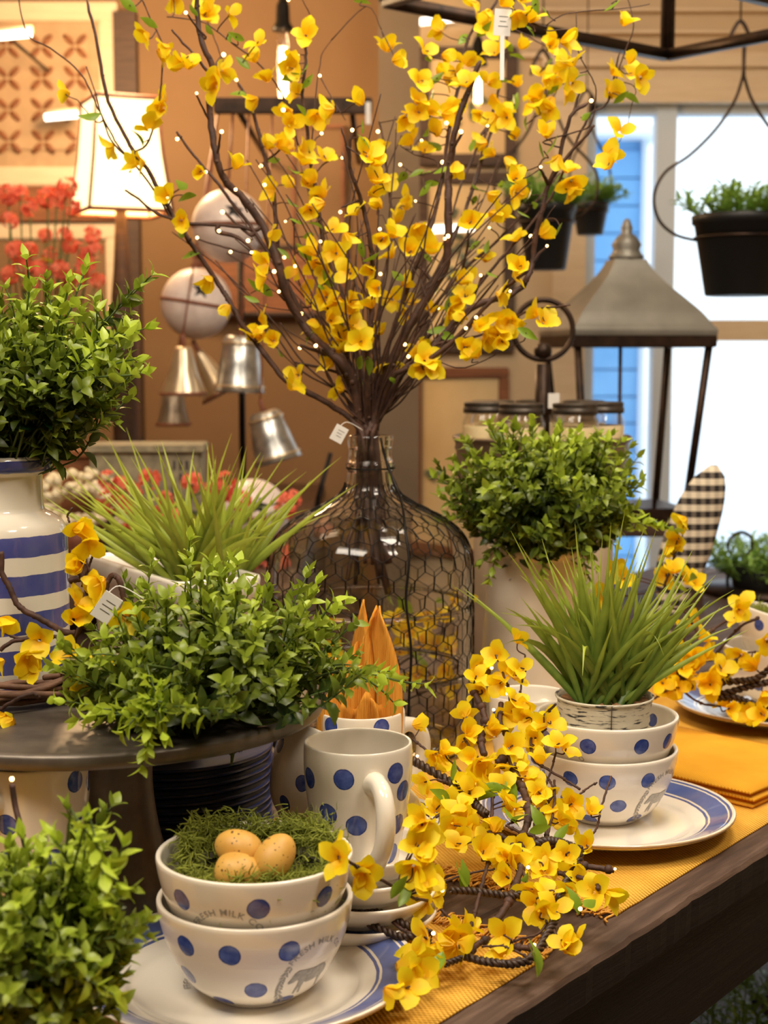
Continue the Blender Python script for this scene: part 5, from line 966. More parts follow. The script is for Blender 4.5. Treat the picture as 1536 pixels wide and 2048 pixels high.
st = [(I_([(660, 1530), (740, 1470), (860, 1440), (900, 1480), (1020, 1560), (1170, 1585)]), .0016, 0), (I_([(650, 1390), (800, 1370), (880, 1370), (950, 1440)]), .0026, 0), (I_([(830, 1460), (840, 1330), (900, 1200), (980, 1100)]), .002, 0), (I_([(1060, 1040), (1180, 950), (1290, 860)]), .0018, 0), (I_([(1110, 1230), (1210, 1090), (1330, 970), (1470, 900)]), .0018, 0), (I_([(1150, 1470), (1230, 1330), (1300, 1220)]), .0024, 0), (I_([(1130, 1500), (1260, 1470), (1400, 1430), (1536, 1400)]), .003, 1), (I_([(1180, 1400), (1330, 1390), (1450, 1370), (1560, 1290)]), .003, 1), (I_([(1150, 1520), (1280, 1520), (1400, 1560), (1560, 1590)]), .003, 1), (I_([(1380, 1170), (1536, 1165)]), .0014, 0), (I_([(730, 700), (760, 600), (800, 520), (820, 420)]), .0016, 0), (I_([(780, 830), (900, 860), (960, 960), (1010, 1050)]), .0016, 0), (I_([(850, 1000), (900, 1100), (930, 1200)]), .0016, 0), (I_([(1060, 1480), (1120, 1420)]), .002, 0)]
def d2(x, y): return 1.86 if x < 1400 else (1.86 if y > 1370 else 1.855)
garland('forsythia_garland', 'blurred yellow forsythia garland on the table at the right, around the tilted bowls', at_z(1450, 1480, T), st, fl, I_([(940, 590), (700, 180), (780, 1290), (860, 640)]), I_([(685, 1420), (865, 1435), (690, 1450), (1470, 1560)]), d2, lambda x, y: T + 0.006, 1.1, thin=.001, jit=.03)
garland('forsythia_garland', 'forsythia twigs on the table behind the carboy, seen through its glass', at_z(830, 1395, T), [([(760, 1380), (800, 1330), (850, 1300), (900, 1260), (930, 1190)], .002, 0), ([(900, 1390), (860, 1340), (820, 1290), (790, 1220)], .002, 0), ([(820, 1400), (880, 1370), (940, 1330)], .002, 0)], [(820, 1270), (850, 1280), (880, 1290), (800, 1300), (900, 1240), (925, 1200), (840, 1350), (870, 1370), (790, 1240), (900, 1340), (780, 1330), (930, 1300), (860, 1230), (800, 1370), (920, 1370), (690, 1360), (640, 1340), (600, 1370), (660, 1300)], [(850, 1320), (890, 1200), (780, 1200), (820, 1220)], [], 2.12, lambda x, y: T + .006, 1.3)
# grapevine wreath with forsythia around the foot of the striped jar
J_ = lambda L: tile(0, 1000, 4.267, L)
wr = empty('grapevine_wreath', JC, 'brown grapevine wreath with yellow forsythia around the foot of the striped jar', 'wreath')
for k in range(9):
    b = MB(); P = []; ph0 = R.uniform(0, 6); rr0 = 0.083 + R.uniform(-.007, .009)
    for i in range(49): a = 2 * PI * i / 48 * 1.04 + ph0; P.append(Vector((math.cos(a) * (rr0 + .004 * math.sin(3 * a + k)), math.sin(a) * (rr0 + .004 * math.sin(3 * a + k)), 0.012 + 0.006 * math.sin(a * 2.5 + k * 1.4) + 0.004 * (k % 3))))
    b.tube([p + rv(.0006) for p in P], [R.uniform(.0022, .0034) for _ in P], 6); b.obj('vine', M['vine'], wr)
for a in (-0.62, -0.5, -0.4, -2.2, 0.9):
    b = MB(); c = Vector((math.cos(a) * .085, math.sin(a) * .085, 0.014)); t_ = Vector((-math.sin(a), math.cos(a), 0)); n_ = Vector((math.cos(a), math.sin(a), 0))
    for q in range(3): b.tube([c + t_ * (q * .004 + .001 * math.sin(s)) + (n_ * math.cos(s) + Vector((0, 0, 1)) * math.sin(s)) * .0135 for s in [j * PI / 7 for j in range(14)]], .0016, 5, closed=True)
    b.obj('binding', M['vine'], wr)
for pts, rad in ((J_([(10, 440), (15, 620), (80, 740), (140, 880), (220, 950), (340, 1010), (460, 1080), (560, 1130), (640, 1140)]), .0028), (J_([(0, 1090), (80, 1150), (180, 1185), (290, 1160), (380, 1190), (480, 1165), (510, 1220)]), .0016), (J_([(0, 1280), (100, 1210), (250, 1180)]), .002), (J_([(620, 1250), (650, 1150), (740, 1010), (775, 880), (740, 760), (690, 640), (640, 520), (620, 420)]), .0026), (J_([(780, 850), (760, 600), (700, 500), (650, 420)]), .0013), (J_([(700, 740), (760, 560), (790, 480)]), .0011), (J_([(600, 690), (680, 670)]), .003), (J_([(800, 680), (770, 780)]), .0028), (J_([(905, 800), (920, 700), (960, 645), (1010, 670), (1040, 760), (1060, 870)]), .0024), (J_([(0, 1790), (80, 1740), (190, 1680), (290, 1655), (330, 1690)]), .0018), (J_([(650, 1060), (760, 1100), (850, 1120)]), .0014), (J_([(590, 190), (580, 130), (620, 70)]), .001)):
    P = [at(x, y, 1.255 if x < 110 else 1.235) for x, y in pts]; b = MB(); b.tube([w_ - JC + rv(.0004) for w_ in spline(P, 6)], rad, 6); b.obj('twig', M['bark'], wr)
for x, y in J_([(650, 250), (700, 230), (760, 360), (640, 580), (690, 540), (850, 740), (870, 690), (670, 880), (640, 1010), (330, 1200), (200, 1330), (240, 1360), (290, 1450), (580, 1330), (740, 1600), (880, 1300), (5, 1380), (25, 1850), (90, 1890), (1070, 980), (5, 1030)]):
    p = at(x, y, 1.225); dr = (TOCAM(p) * .5 + rv(.8) + Vector((0, 0, -.2))).normalized(); place('flower', R.choice(FL), wr, p - dr * .004, dr, R.uniform(.85, 1.1))
tw = MB(); P = [at(24, 1568, 1.06), at(30, 1610, 1.06), at(40, 1650, 1.055), at(50, 1690, 1.05), at(52, 1720, 1.04)]; tw.tube([p - P[-1] for p in spline(P, 4)], .0024, 6)
o = empty('lighted_twig', P[-1], 'dark lighted twig with one bulb in front of the far left mug', 'branch'); tw.obj('stem', M['bark'], o); place('bulb', LEDM, o, P[0] + Vector((0, 0, .002)), (0, 0, 1), .9)
# orange napkin in the mug
nb_ = Vector((MB2.x, MB2.y, MB2.z)); b = MB()
def napfold(cx, cy, ytop, hw, px_top, yaw, depth_off, seed):
    rr = random.Random(seed); vs = []; n, m = 14, 10; zt = zpx(ytop, 1.50) - nb_.z
    for i in range(n + 1):
        t = i / n; z = lerp(0.03, zt, t); prof = (0.95 + 0.3 * math.sin(PI * t)) * (1 - 0.93 * (max(0, t - 0.45) / 0.55) ** 2.6) if ytop < 1290 else 1.25 - 0.5 * t ** 4
        for j in range(m + 1):
            s = lerp(-1, 1, j / m); x = s * hw * prof; y = 0.009 * math.cos(s * 2.2 + seed) + 0.002 * math.sin(s * 3 + t * 3 + seed); xx = cx + x * math.cos(yaw) + (px_top) * t ** 1.5; vs.append(Vector((xx, cy + y + x * math.sin(yaw) + depth_off, z + (0 if ytop < 1290 else 0.006 * t * math.sin(s * 2.6 + seed * 2)) + 0.004 * math.sin(s * 5 + seed) * t)))
    return vs, [(i * (m + 1) + j, i * (m + 1) + j + 1, (i + 1) * (m + 1) + j + 1, (i + 1) * (m + 1) + j) for i in range(n) for j in range(m)]
for a in ((0.016, -0.008, 1215, 0.021, 0.002, 0.15, -.004, 1), (-0.002, -0.002, 1205, 0.013, 0.004, -0.4, .004, 2), (-0.014, -0.006, 1300, 0.02, 0.0, 0.5, 0.0, 3), (-0.018, -0.012, 1385, 0.022, -0.006, 0.2, 0.0, 4), (0.014, -0.016, 1392, 0.022, 0.004, -0.2, 0.0, 5), (-0.002, -0.020, 1396, 0.02, 0.0, 0.0, 0.0, 6)):
    v_, f_ = napfold(*a); b.add(v_, f_)
o = b.obj('napkin', M['orange_napkin'], loc=nb_); md = o.modifiers.new('thickness', 'SOLIDIFY'); md.thickness = 0.0016; tag(o, 'orange cloth napkin folded upright in the dotted mug before the carboy', 'napkin')

# ------------------------------------------------------------------ vase, crock, candle tray
vh = VH; P = [(0, .002), (.074, .002), (.077, 0), (.079, .004), (.077, .03), (.072, vh * .4), (.066, vh * .75), (.0635, vh * .94), (.0655, vh * .97), (.066, vh), (.0635, vh + .001), (.060, vh - .006), (.062, vh * .7), (.07, .02), (0, .008)]
tag(MB().lathe(refine(P, 2), 72).obj('white_vase', M['vase'], loc=VC), 'tall cream tapered vase holding the dense leafy bush, right of the carboy', 'vase')
TC = at(1084, 880, 2.42); ZTR = at(1084, 884, 2.30).z
ch = ZTR - 0.105 - T; KC = Vector((TC.x + 0.004, TC.y, T + 0.001))
P = [(0, .002), (.105, .002), (.108, 0), (.112, .004), (.113, ch - .06), (.112, ch - .03), (.116, ch - .028), (.117, ch - .006), (.114, ch - .002), (.105, ch - .002), (.104, ch - .02), (.104, .01), (0, .008)]
tag(MB().lathe(P, 64).obj('cream_crock', M['crock'], loc=KC), 'wide cream stoneware crock behind the white vase, under the candle tray', 'crock')
tr_ = empty('candle_tray', Vector((TC.x, TC.y, T + ch)), 'round ribbed metal carrier with a ring handle holding jar candles', 'tray')
P = [(0, 0), (.125, 0), (.128, .003)] + [(.131 + (.002 if i % 2 else 0) + .0007 * i, .006 + i * .0075) for i in range(13)] + [(.143, .103), (.145, .106), (.142, .109), (.139, .106), (.132, .06), (0, .055)]
MB().lathe(P, 80).obj('pan', M['tin'], tr_)
zr = at(1086, 660, 2.42).z - (T + ch); zb_ = at(1086, 703, 2.42).z - (T + ch)
b = MB(); b.tube([(0.0, 0, 0.05), (0, 0, zb_ - .02)], .0125, 16); b.ball((0, 0, zb_), .0145, 14); b.lathe([(.016, zb_ - .10), (.0175, zb_ - .095), (.016, zb_ - .09)], 16); b.obj('handle_post', M['iron'], tr_)
b = MB(); b.tube([Vector((.0475 * math.cos(a), 0.004 * math.sin(a), zr + .0475 * math.sin(a))) for a in [2 * PI * i / 48 for i in range(48)]], .0046, 10, closed=True); b.obj('ring_handle', M['iron'], tr_)
JARS = [(-26, 'jar candle at the front left of the ring-handled tray'), (26, 'jar candle at the front right of the ring-handled tray'), (77, 'jar candle at the right side of the ring-handled tray'), (-77, 'jar candle at the left side of the ring-handled tray'), (128, 'jar candle at the back right of the ring-handled tray'), (-128, 'jar candle at the back left of the ring-handled tray'), (180, 'jar candle at the back of the ring-handled tray, behind the post')]
g1 = MB().lathe([(0, .001), (.032, 0), (.036, .004), (.037, .012), (.037, .068), (.0355, .074), (.033, .078), (.033, .086), (.0315, .086), (.0315, .078), (.0355, .066), (.0355, .012), (.034, .005), (0, .004)], 40).mesh('jar_glass', M['jarglass'])
g2 = MB().lathe([(0, .0045), (.0335, .0055), (.0352, .012), (.0352, .060), (.034, .062), (0, .061)], 40).mesh('wax', M['wax'])
P = [(0, .0995), (.030, .0995), (.0335, .099)]; P += [(.0352 - (.0006 if i % 2 else 0), .098 - i * .0012) for i in range(4)] + [(.0345, .091), (.0358, .090), (.0358, .082), (.034, .082), (.034, .088)]
g3 = MB().lathe(P, 48).mesh('lid', M['lid'])
for a, lab in JARS:
    a = math.radians(a); o = empty('jar_candle', Vector((TC.x + .095 * math.sin(a), TC.y - .095 * math.cos(a), T + ch + .064)), lab, 'candle', 'candles in the round tray'); inst('glass_jar', g1, o); inst('wax', g2, o); inst('lid', g3, o)
b = MB(); b.box((.016, -.02, .165), (.018, .001, .024)); b.obj('price_tag', M['paper'], tr_)

# ------------------------------------------------------------------ lantern on a stool by the window
LD = 3.0; lc = at(1248, 800, LD); LYr = lc.y; stz = at_y(1248, 1032, LYr).z
s_ = empty('wooden_riser', (lc.x, LYr, T), 'plain dark wooden riser under the big lantern by the window', 'riser')
b = MB(); b.box((0, 0, stz - T - .013), (.30, .28, .025), bev=.003); b.obj('top', M['dark_wood'], s_)
for sx in (-1, 1):
    for sy in (-1, 1): b = MB(); b.box((sx * .125, sy * .115, (stz - T - .026) / 2), (.03, .03, stz - T - .026)); b.obj('leg', M['dark_wood'], s_)
ln = empty('lantern', (lc.x, LYr, stz), 'tall metal and glass lantern with a flared pewter roof in front of the window', 'lantern', rz=math.radians(8))
ze = at_y(1248, 672, LYr).z - stz; za = at_y(1248, 520, LYr).z - stz; zf_ = at_y(1248, 440, LYr).z - stz
b = MB(); b.box((0, 0, .012), (.215, .2, .024), bev=.003); b.obj('base', M['iron'], ln)
RP = [(.142, ze), (.142, ze + .012), (.134, ze + .022), (.118, ze + .045), (.090, ze + .075), (.062, ze + .104), (.042, ze + .130), (.032, za)]
b = MB(); vs = []; 
for r, z in refine(RP, 3):
    vs += [(-r, -r * .95, z), (r, -r * .95, z), (r, r * .95, z), (-r, r * .95, z)]
n = len(vs) // 4; b.add(vs, [(i * 4 + j, i * 4 + (j + 1) % 4, (i + 1) * 4 + (j + 1) % 4, (i + 1) * 4 + j) for i in range(n - 1) for j in range(4)] + [(3, 2, 1, 0)], 0, False); b.obj('roof', M['pewter'], ln)
b = MB(); b.lathe([(.032, za), (.036, za + .006), (.030, za + .012), (.026, za + .02), (.030, za + .03), (.02, za + .045), (.010, za + .052), (.012, za + .062), (.006, zf_), (0, zf_ + .004)], 16); b.obj('finial', M['pewter'], ln)
b = MB(); b.box((0, 0, ze - .011), (.284, .27, .024), bev=.002); b.obj('eave_frame', M['iron'], ln)
for sx in (-1, 1):
    for sy in (-1, 1):
        b = MB(); t0, t1 = .130, .100; b.tube([(sx * t0, sy * t0 * .93, ze - .02), (sx * t1, sy * t1 * .93, .02)], .0085, 4); b.obj('post', M['iron'], ln)
    b = MB(); b.tube([(sx * .045, -.118, ze - .02), (sx * .036, -.092, .02)], .004, 4); b.obj('glazing_bar', M['iron'], ln)
TG = gm.m
for sy in (-1, 1): b = MB(); b.add([(-.12, sy * .118, ze - .02), (.12, sy * .118, ze - .02), (.094, sy * .092, .022), (-.094, sy * .092, .022)], [(0, 1, 2, 3)]); b.obj('pane', TG, ln)
# gingham padded ear on a little base
gc = at(1388, 1045, 2.45); gz = T + .005; ge = empty('gingham_ear', (gc.x - .045, gc.y, gz), 'black and white gingham padded bunny ear leaning right behind the garland', 'decoration')
b = MB(); vs = []; n, m = 16, 18; top = at_y(1388, 945, gc.y).z - gz
for i in range(n + 1):
    t = i / n; z = top * t; w_ = .043 * (max(0.02, 1 - (max(0, t - .55) / .45) ** 2.6) ** .5) * min(1, .12 + t * 1.9); cx_ = .0 + .075 * t ** 1.3
    for j in range(m): a = 2 * PI * j / m; vs.append((cx_ + w_ * math.cos(a), w_ * .4 * math.sin(a), z))
b.add(vs, [(i * m + j, i * m + (j + 1) % m, (i + 1) * m + (j + 1) % m, (i + 1) * m + j) for i in range(n) for j in range(m)] + [tuple(range(m - 1, -1, -1)), tuple(n * m + j for j in range(m))]); q = b.obj('padded_ear', M['gingham'], ge); q.location = (0, 0, .012)
b = MB(); b.box((0, 0, .006), (.09, .06, .012), bev=.002); b.obj('base', M['dark_wood'], ge)

# ------------------------------------------------------------------ hanging pots with wire hoops
def greens(parent, base, rx, ry, h, n, seed, Lm=.05):
    rr = random.Random(seed); b = MB(); tone = []
    for k in range(n):
        a = rr.uniform(0, 6.283); r = math.sqrt(rr.random()); p0 = Vector((rx * .8 * r * math.cos(a), ry * .8 * r * math.sin(a), -.01)); d = (Vector((math.cos(a) * r, math.sin(a) * r, rr.uniform(.5, 1.3))) + Vector((rr.uniform(-.3, .3), rr.uniform(-.3, .3), 0))).normalized(); L = h * rr.uniform(.5, 1.1)
        b0 = len(b.v); b.tube([p0, p0 + d * L], .0012, 3, caps=False)
        for q in range(9):
            t = rr.uniform(.25, 1); dd = (d * .4 + Vector((rr.uniform(-1, 1), rr.uniform(-1, 1), rr.uniform(-.3, 1)))).normalized(); v_, f_ = leaf_geo(rr.uniform(.018, .028), .008, .4, .3, 3); M4 = Matrix.Translation(p0 + d * L * t) @ dd.to_track_quat('X', 'Z').to_matrix().to_4x4(); b.add([M4 @ Vector(x) for x in v_], f_)
        tn = rr.uniform(.1, .9); tone += [tn] * (len(b.v) - b0)
    o = inst('greenery', b.mesh('greenery', M['sage'], tone), parent, loc=base); return o
def hang_pot(cx, ytop, ybot, wt, wb, d, apex, hoopL, label, mirror_cx):
    p = at(cx, ybot, d); zt = at_y(cx, ytop, p.y).z - p.z; k = d / F; o = empty('hanging_pot', p, label, 'plant', 'pots hanging before the window')
    P = [(0, .003), (wb * k * .96, 0), (wb * k, .003), (wt * k * .97, zt - .02), (wt * k * 1.02, zt - .018), (wt * k * 1.03, zt - .002), (wt * k, zt), (wt * k * .96, zt - .004), (wb * k * .94, .01), (0, .008)]
    MB().lathe(P, 48).obj('pot', M['blackpot'], o); b = MB(); zi = zt * 0.72; rr_ = lerp(wb, wt, .72) * k + .003
    b.tube([(rr_ * math.cos(a), rr_ * math.sin(a), zi) for a in [2 * PI * i / 40 for i in range(40)]], .003, 6, closed=True); b.obj('hoop_ring', M['iron'], o)
    greens(o, Vector((0, 0, zt)), wt * k * 1.1, wt * k, .075, 110, int(cx))
    for s in (1, -1):
        b = MB(); b.tube([w_ - p for w_ in spline([at(x if s > 0 else 2 * mirror_cx - x, y, d - (.0 if i < 3 else .0)) for i, (x, y) in enumerate(hoopL)], 6)], .0032, 6); b.obj('hoop_wire', M['iron'], o)
    ax, ay = apex; top = at(ax, ay, d); b = MB(); b.tube([w_ - p for w_ in spline([at(mirror_cx, hoopL[0][1] + 4, d), at(mirror_cx + 2, hoopL[0][1] - 60, d), at(mirror_cx + 10, ay + 8, d), at(mirror_cx - 6, ay - 20, d), at(mirror_cx - 24, ay + 6, d), at(mirror_cx - 30, ay + 30, d)], 6)], .004, 6)
    hk = at(mirror_cx - 6, ay - 16, d); b.tube([hk - p, Vector((hk.x, hk.y, ZC)) - p], .0018, 5); b.obj('hook', M['iron'], o)
hang_pot(1484, 430, 592, 100, 74, 3.0, (1485, 62), [(1487, 148), (1470, 200), (1432, 258), (1380, 310), (1330, 345), (1308, 392), (1318, 440), (1352, 470), (1400, 482)], 'black pot of small green leaves hanging in a wire hoop, at the right edge', 1487)
hang_pot(1092, 408, 540, 57, 40, 3.35, (1092, 120), [(1090, 190), (1112, 226), (1128, 262), (1148, 291), (1176, 320), (1194, 350), (1192, 395), (1170, 425), (1145, 440)], 'black pot of small green leaves hanging in a wire hoop, behind the branches', 1092)
hang_pot(1180, 404, 470, 36, 26, 4.0, (1180, 200), [(1180, 250), (1196, 285), (1215, 320), (1222, 370), (1215, 410)], 'small blurred pot of greens standing in for a reflection, furthest back near the window frame', 1180)  # a reflection modelled as a third pot
# hanging metal box lantern (only its lower frame is in the picture)
B3 = at(1335, 74, 2.85); A3 = at(772, 46, 2.42); dl = A3 - B3; dl.z = 0; Wd = dl.length; dl.normalize(); dn = Vector((dl.y, -dl.x, 0)); dn = dn if dn.y < 0 else -dn
zc0 = (A3.z + B3.z) / 2; mid = (A3 + B3) / 2 + dn * .2; mid.z = zc0; Lc = .42; hl = empty('hanging_lantern', mid, 'large black metal box lantern hanging at the top of the picture', 'lantern', rz=math.atan2(dl.y, dl.x))
def bar(p, q, r=.0105, nm='bar'): b = MB(); b.tube([p, q], r * 1.3, 4, 0); b.obj(nm, M['iron'], hl)
hw_, hd_, hh_ = Wd / 2, .2, .62
lx = Vector((math.cos(hl.rotation_euler.z), math.sin(hl.rotation_euler.z), 0)); ly = Vector((-lx.y, lx.x, 0))
c4 = [Vector((sx * hw_, sy * hd_, 0)) for sx, sy in ((-1, -1), (1, -1), (1, 1), (-1, 1))]
for i in range(4): bar(c4[i], c4[(i + 1) % 4]); bar(c4[i] + Vector((0, 0, hh_)), c4[(i + 1) % 4] + Vector((0, 0, hh_))); bar(c4[i], c4[i] + Vector((0, 0, hh_)))
for i in range(4): bar(c4[i] + Vector((0, 0, hh_)), Vector((0, 0, hh_ + .15)), .006)
b = MB(); b.tube([(0, 0, hh_ + .14), (0, 0, ZC - zc0)], .005, 6); b.obj('rod', M['iron'], hl)
# far pendants
def pendant(cx, ysock, ytop, ybot, d, label, sock=True):
    p = at(cx, ytop, d); k = d / F; o = empty('pendant_lamp', p, label, 'lamp', 'bare bulb pendant lamps'); L = (ybot - ytop) * k
    MB().lathe([(.0, .03 + .05), (.008, .08), (.016, .06), (.018, .02), (.026, .008), (.027, 0), (0, 0)], 20).obj('socket', M['wire'], o)
    MB().lathe(refine([(.012, 0), (.013, -.012), (.016, -.03), (.016, -L * .8), (.012, -L * .95), (.0, -L)], 2), 20).obj('bulb', TG, o)
    b = MB()
    for q in range(4): a = q * PI / 2; b.tube([(.006 * math.cos(a), .006 * math.sin(a), -L * .2), (.008 * math.cos(a), .008 * math.sin(a), -L * .85)], .0022, 5)
    b.obj('filament', M['filament'], o)
    b = MB(); b.tube([(0, 0, .07), (0, 0, ZC - p.z)], .003, 5); b.obj('flex', M['wire'], o)
    l = bpy.data.lights.new('pendant_glow', 'POINT'); l.energy = 1.6; l.color = (1, .62, .3); l.shadow_soft_size = .03; lo = bpy.data.objects.new('pendant_glow', l); COL.objects.link(lo); lo.parent = o; lo.location = (0, -.05, -L * .5)
pendant(566, 20, 62, 218, 3.7, 'bare tubular filament bulb hanging left of centre before the tan wall')
pendant(956, 100, 132, 216, 4.2, 'bare tubular filament bulb glowing behind the branches, right of centre')

# ------------------------------------------------------------------ left background: sideboard and what stands or hangs there
SZ = at_y(400, 1075, 3.2).z
sbx0, sbx1 = at_y(-260, 1000, 3.2).x, at_y(600, 1000, 3.2).x
sd = empty('sideboard', ((sbx0 + sbx1) / 2, 3.5, 0), 'dark brown wooden sideboard against the left wall', 'sideboard'); wS = sbx1 - sbx0
b = MB(); b.box((0, 0, SZ - .02), (wS, 2.1, .04), bev=.004); b.obj('top', M['dark_wood'], sd); b = MB(); b.box((0, 0, (SZ - .04) / 2 + .03), (wS - .06, 2.0, SZ - .1)); b.obj('body', M['dark_wood'], sd)
for k in range(4): b = MB(); b.box((-wS / 2 + .12 + (k + .5) * (wS - .24) / 4 - .0, -1.01, SZ * .5), ((wS - .24) / 4 - .02, .02, SZ * .75), bev=.003); dq = b.obj('door', M['brown_wood'], sd)
def onS(px_, d): q = at(px_, 1000, d); return Vector((q.x, q.y, SZ + .001))
# table lamp
ld_ = 3.85; lp = onS(252, ld_); k = ld_ / F; lo_ = empty('table_lamp', lp, 'glowing square-shaded table lamp with a dark base at the left', 'lamp'); zt_ = at(262, 215, ld_).z - lp.z; zb2 = at(250, 432, ld_).z - lp.z
a4, b4 = 66 * k, 92 * k
def sq(r, z, rot=.42): return [Vector((r * math.cos(rot + PI / 4 + i * PI / 2) * 1.25, r * math.sin(rot + PI / 4 + i * PI / 2) * 1.25, z)) for i in range(4)]
b = MB(); b.add(sq(a4, zt_) + sq(lerp(a4, b4, .45) * .98, lerp(zt_, zb2, .5)) + sq(b4, zb2), [(0, 1, 5, 4), (1, 2, 6, 5), (2, 3, 7, 6), (3, 0, 4, 7), (4, 5, 9, 8), (5, 6, 10, 9), (6, 7, 11, 10), (7, 4, 8, 11)], 0, False); b.obj('lamp_shade', M['shade'], lo_)
for z, r in ((zt_, a4), (zb2, b4)):
    b = MB(); b.tube(sq(r, z), .006, 5, closed=True); b.obj('shade_trim', M['rust'], lo_)
b = MB()
for p, q, m_ in zip(sq(a4, zt_), sq(b4, zb2), sq(lerp(a4, b4, .45) * .98, lerp(zt_, zb2, .5))): b.tube([p * 1.0, m_, q], .0045, 5)
b.obj('shade_rib', M['rust'], lo_)
b = MB(); b.lathe(refine([(0, 0), (.07, 0), (.075, .015), (.045, .03), (.022, .06), (.028, .12), (.032, zb2 * .6), (.022, zb2 * .8), (.014, zb2 - .01), (.012, zb2 + .05), (0, zb2 + .05)], 2), 28); b.obj('lamp_base', M['dark_wood'], lo_)
b = MB(); b.ball((0, 0, zb2 + .12), .03, 12); b.obj('bulb', M['filament'], lo_); l = bpy.data.lights.new('lamp_glow', 'POINT'); l.energy = 42; l.color = (1, .66, .34); l.shadow_soft_size = .12; q = bpy.data.objects.new('lamp_glow', l); COL.objects.link(q); q.parent = lo_; q.location = (0.0, 0, zt_ + .12)
# carved wall panel and cream panel below
def frame_on_wall(name, x0, y0, x1, y1, Y, label, cat, fr, fw, inner, th=.03, group=None):
    p0, p1 = at_y(x0, y1, Y), at_y(x1, y0, Y); W2, H2 = p1.x - p0.x, p1.z - p0.z; o = empty(name, Vector(((p0.x + p1.x) / 2, Y, (p0.z + p1.z) / 2)), label, cat, group); 
    for c_, d_ in (((0, 0, H2 / 2 - fw / 2), (W2, th, fw)), ((0, 0, -H2 / 2 + fw / 2), (W2, th, fw)), ((-W2 / 2 + fw / 2, 0, 0), (fw, th, H2 - 2 * fw)), ((W2 / 2 - fw / 2, 0, 0), (fw, th, H2 - 2 * fw))): b = MB(); b.box((0, 0, 0), d_, bev=.004); b.obj('frame', fr, o, loc=c_)
    b = MB(); b.box((0, .004, 0), (W2 - 2 * fw, th * .5, H2 - 2 * fw)); b.obj('picture' if inner is not M['carved'] else 'panel', inner, o); return o, W2 - 2 * fw, H2 - 2 * fw
YB = YW - .016
o, w2, h2 = frame_on_wall('wall_panel', -60, 5, 235, 372, YB, 'square carved lattice panel in a wide cream frame on the left wall', 'wall decoration', M['cream_wood'], .055, M['carved'])
b = MB(); b.box((0, -.004, 0), (w2 - .06, .016, h2 - .1), bev=.002); b.obj('raised_panel', M['carved'], o)
for i in range(3):
    for j in range(4):
        cx_, cz_ = (i - 1) * w2 / 3.4, (j - 1.5) * h2 / 4.6; b = MB()
        for q in range(4): a = PI / 4 + q * PI / 2; b.ball((cx_ + math.cos(a) * .026, -.014, cz_ + math.sin(a) * .026), .022, 6, 0, (1, .25, .42), Matrix.Rotation(-a, 3, 'Y'))
        b.obj('rosette', M['brown_wood'], o)
frame_on_wall('wall_panel', -80, 445, 245, 800, YB, 'plain cream panelled board below the carved panel on the left wall', 'wall decoration', M['cream_wood'], .05, M['wall'])
slab('trim_6', (at_y(-400, 420, YW).x, YW - .05, at_y(0, 444, YW).z), (at_y(262, 420, YW).x, YW, at_y(0, 376, YW).z), M['brown_wood'])
slab('trim_7', (at_y(238, 400, YW).x, YW - .05, 0), (at_y(282, 400, YW).x, YW, at_y(0, 30, YW).z), M['dark_wood'])
# framed pictures on the cream wall
o, w2, h2 = frame_on_wall('framed_picture', 835, 95, 1035, 332, YB, 'framed cream print at the upper right of the post, behind the branches', 'picture', M['dark_wood'], .035, M['art'], group='framed prints beside the window')
for i in range(8): b = MB(); b.ball((R.uniform(-.3, .3) * w2, -.012, R.uniform(-.3, .3) * h2), .018, 6, 0, (1, .05, .5), Matrix.Rotation(R.uniform(0, 3), 3, 'Y')); b.obj('printed_leaf', M['art_green'], o)
o, w2, h2 = frame_on_wall('framed_picture', 832, 345, 1032, 705, YB, 'dark framed botanical print in the middle of the cream wall', 'picture', M['dark_wood'], .035, M['art'], group='framed prints beside the window')
for i in range(18): a = i * .5; b = MB(); b.ball((-.02 + .03 * math.sin(i * 1.7), -.012, lerp(-.3, .35, i / 18) * h2), .02, 6, 0, (1, .05, .5), Matrix.Rotation(a, 3, 'Y')); b.obj('printed_leaf', M['art_green'], o)
o, w2, h2 = frame_on_wall('framed_picture', 822, 735, 1018, 1120, YB, 'brown wood framed cream print low on the wall beside the window', 'picture', M['brown_wood'], .032, M['art'], group='framed prints beside the window')
for i in range(8): b = MB(); b.ball((R.uniform(-.4, .4) * w2, -.012, R.uniform(-.2, .1) * h2), .022, 6, 0, (1, .05, .5), Matrix.Rotation(i, 3, 'Y')); b.obj('printed_leaf', M['art_green'], o)
o, w2, h2 = frame_on_wall('wall_sign', 585, 250, 690, 610, YB, 'tall tan wooden sign behind the pendant bulb', 'sign', M['brown_wood'], .012, M['wall'])
o, w2, h2 = frame_on_wall('wall_sign', 400, 490, 640, 632, YB - .04, 'wide brown wooden board behind the hanging white bells', 'sign', M['dark_wood'], .012, M['brown_wood'])
# glowing streaks built as rods; the top two stand in for lamp reflections
for x0, x1, y, d, lab in ((838, 945, 38, 4.3, 'glowing streak for a lamp reflection at the top behind the branches'), (-60, 62, 72, 3.9, 'glowing streak for a lamp reflection at the top left corner'), (90, 155, 229, 4.35, 'small glowing streak before the carved panel'), (828, 948, 455, 4.4, 'thin streak glowing behind the branches')):
    p, q = at(x0, y + 6, d), at(x1, y - 6 if d < 4 or y < 40 else y, d); o = empty('light_streak', (p + q) / 2, lab, 'lamp'); b = MB(); c_ = (p + q) / 2; b.tube([p - c_, q - c_], .011, 10); b.obj('tube', M['strip'], o); b = MB(); b.tube([p - c_ + Vector((0, .022, .014)), q - c_ + Vector((0, .022, .014))], .013, 4); b.obj('streak_backing', M['cream_wood'], o); b = MB(); b.tube([(0, .022, .014), (0, YW - c_.y, .014)], .005, 6); b.obj('bracket', M['iron'], o)
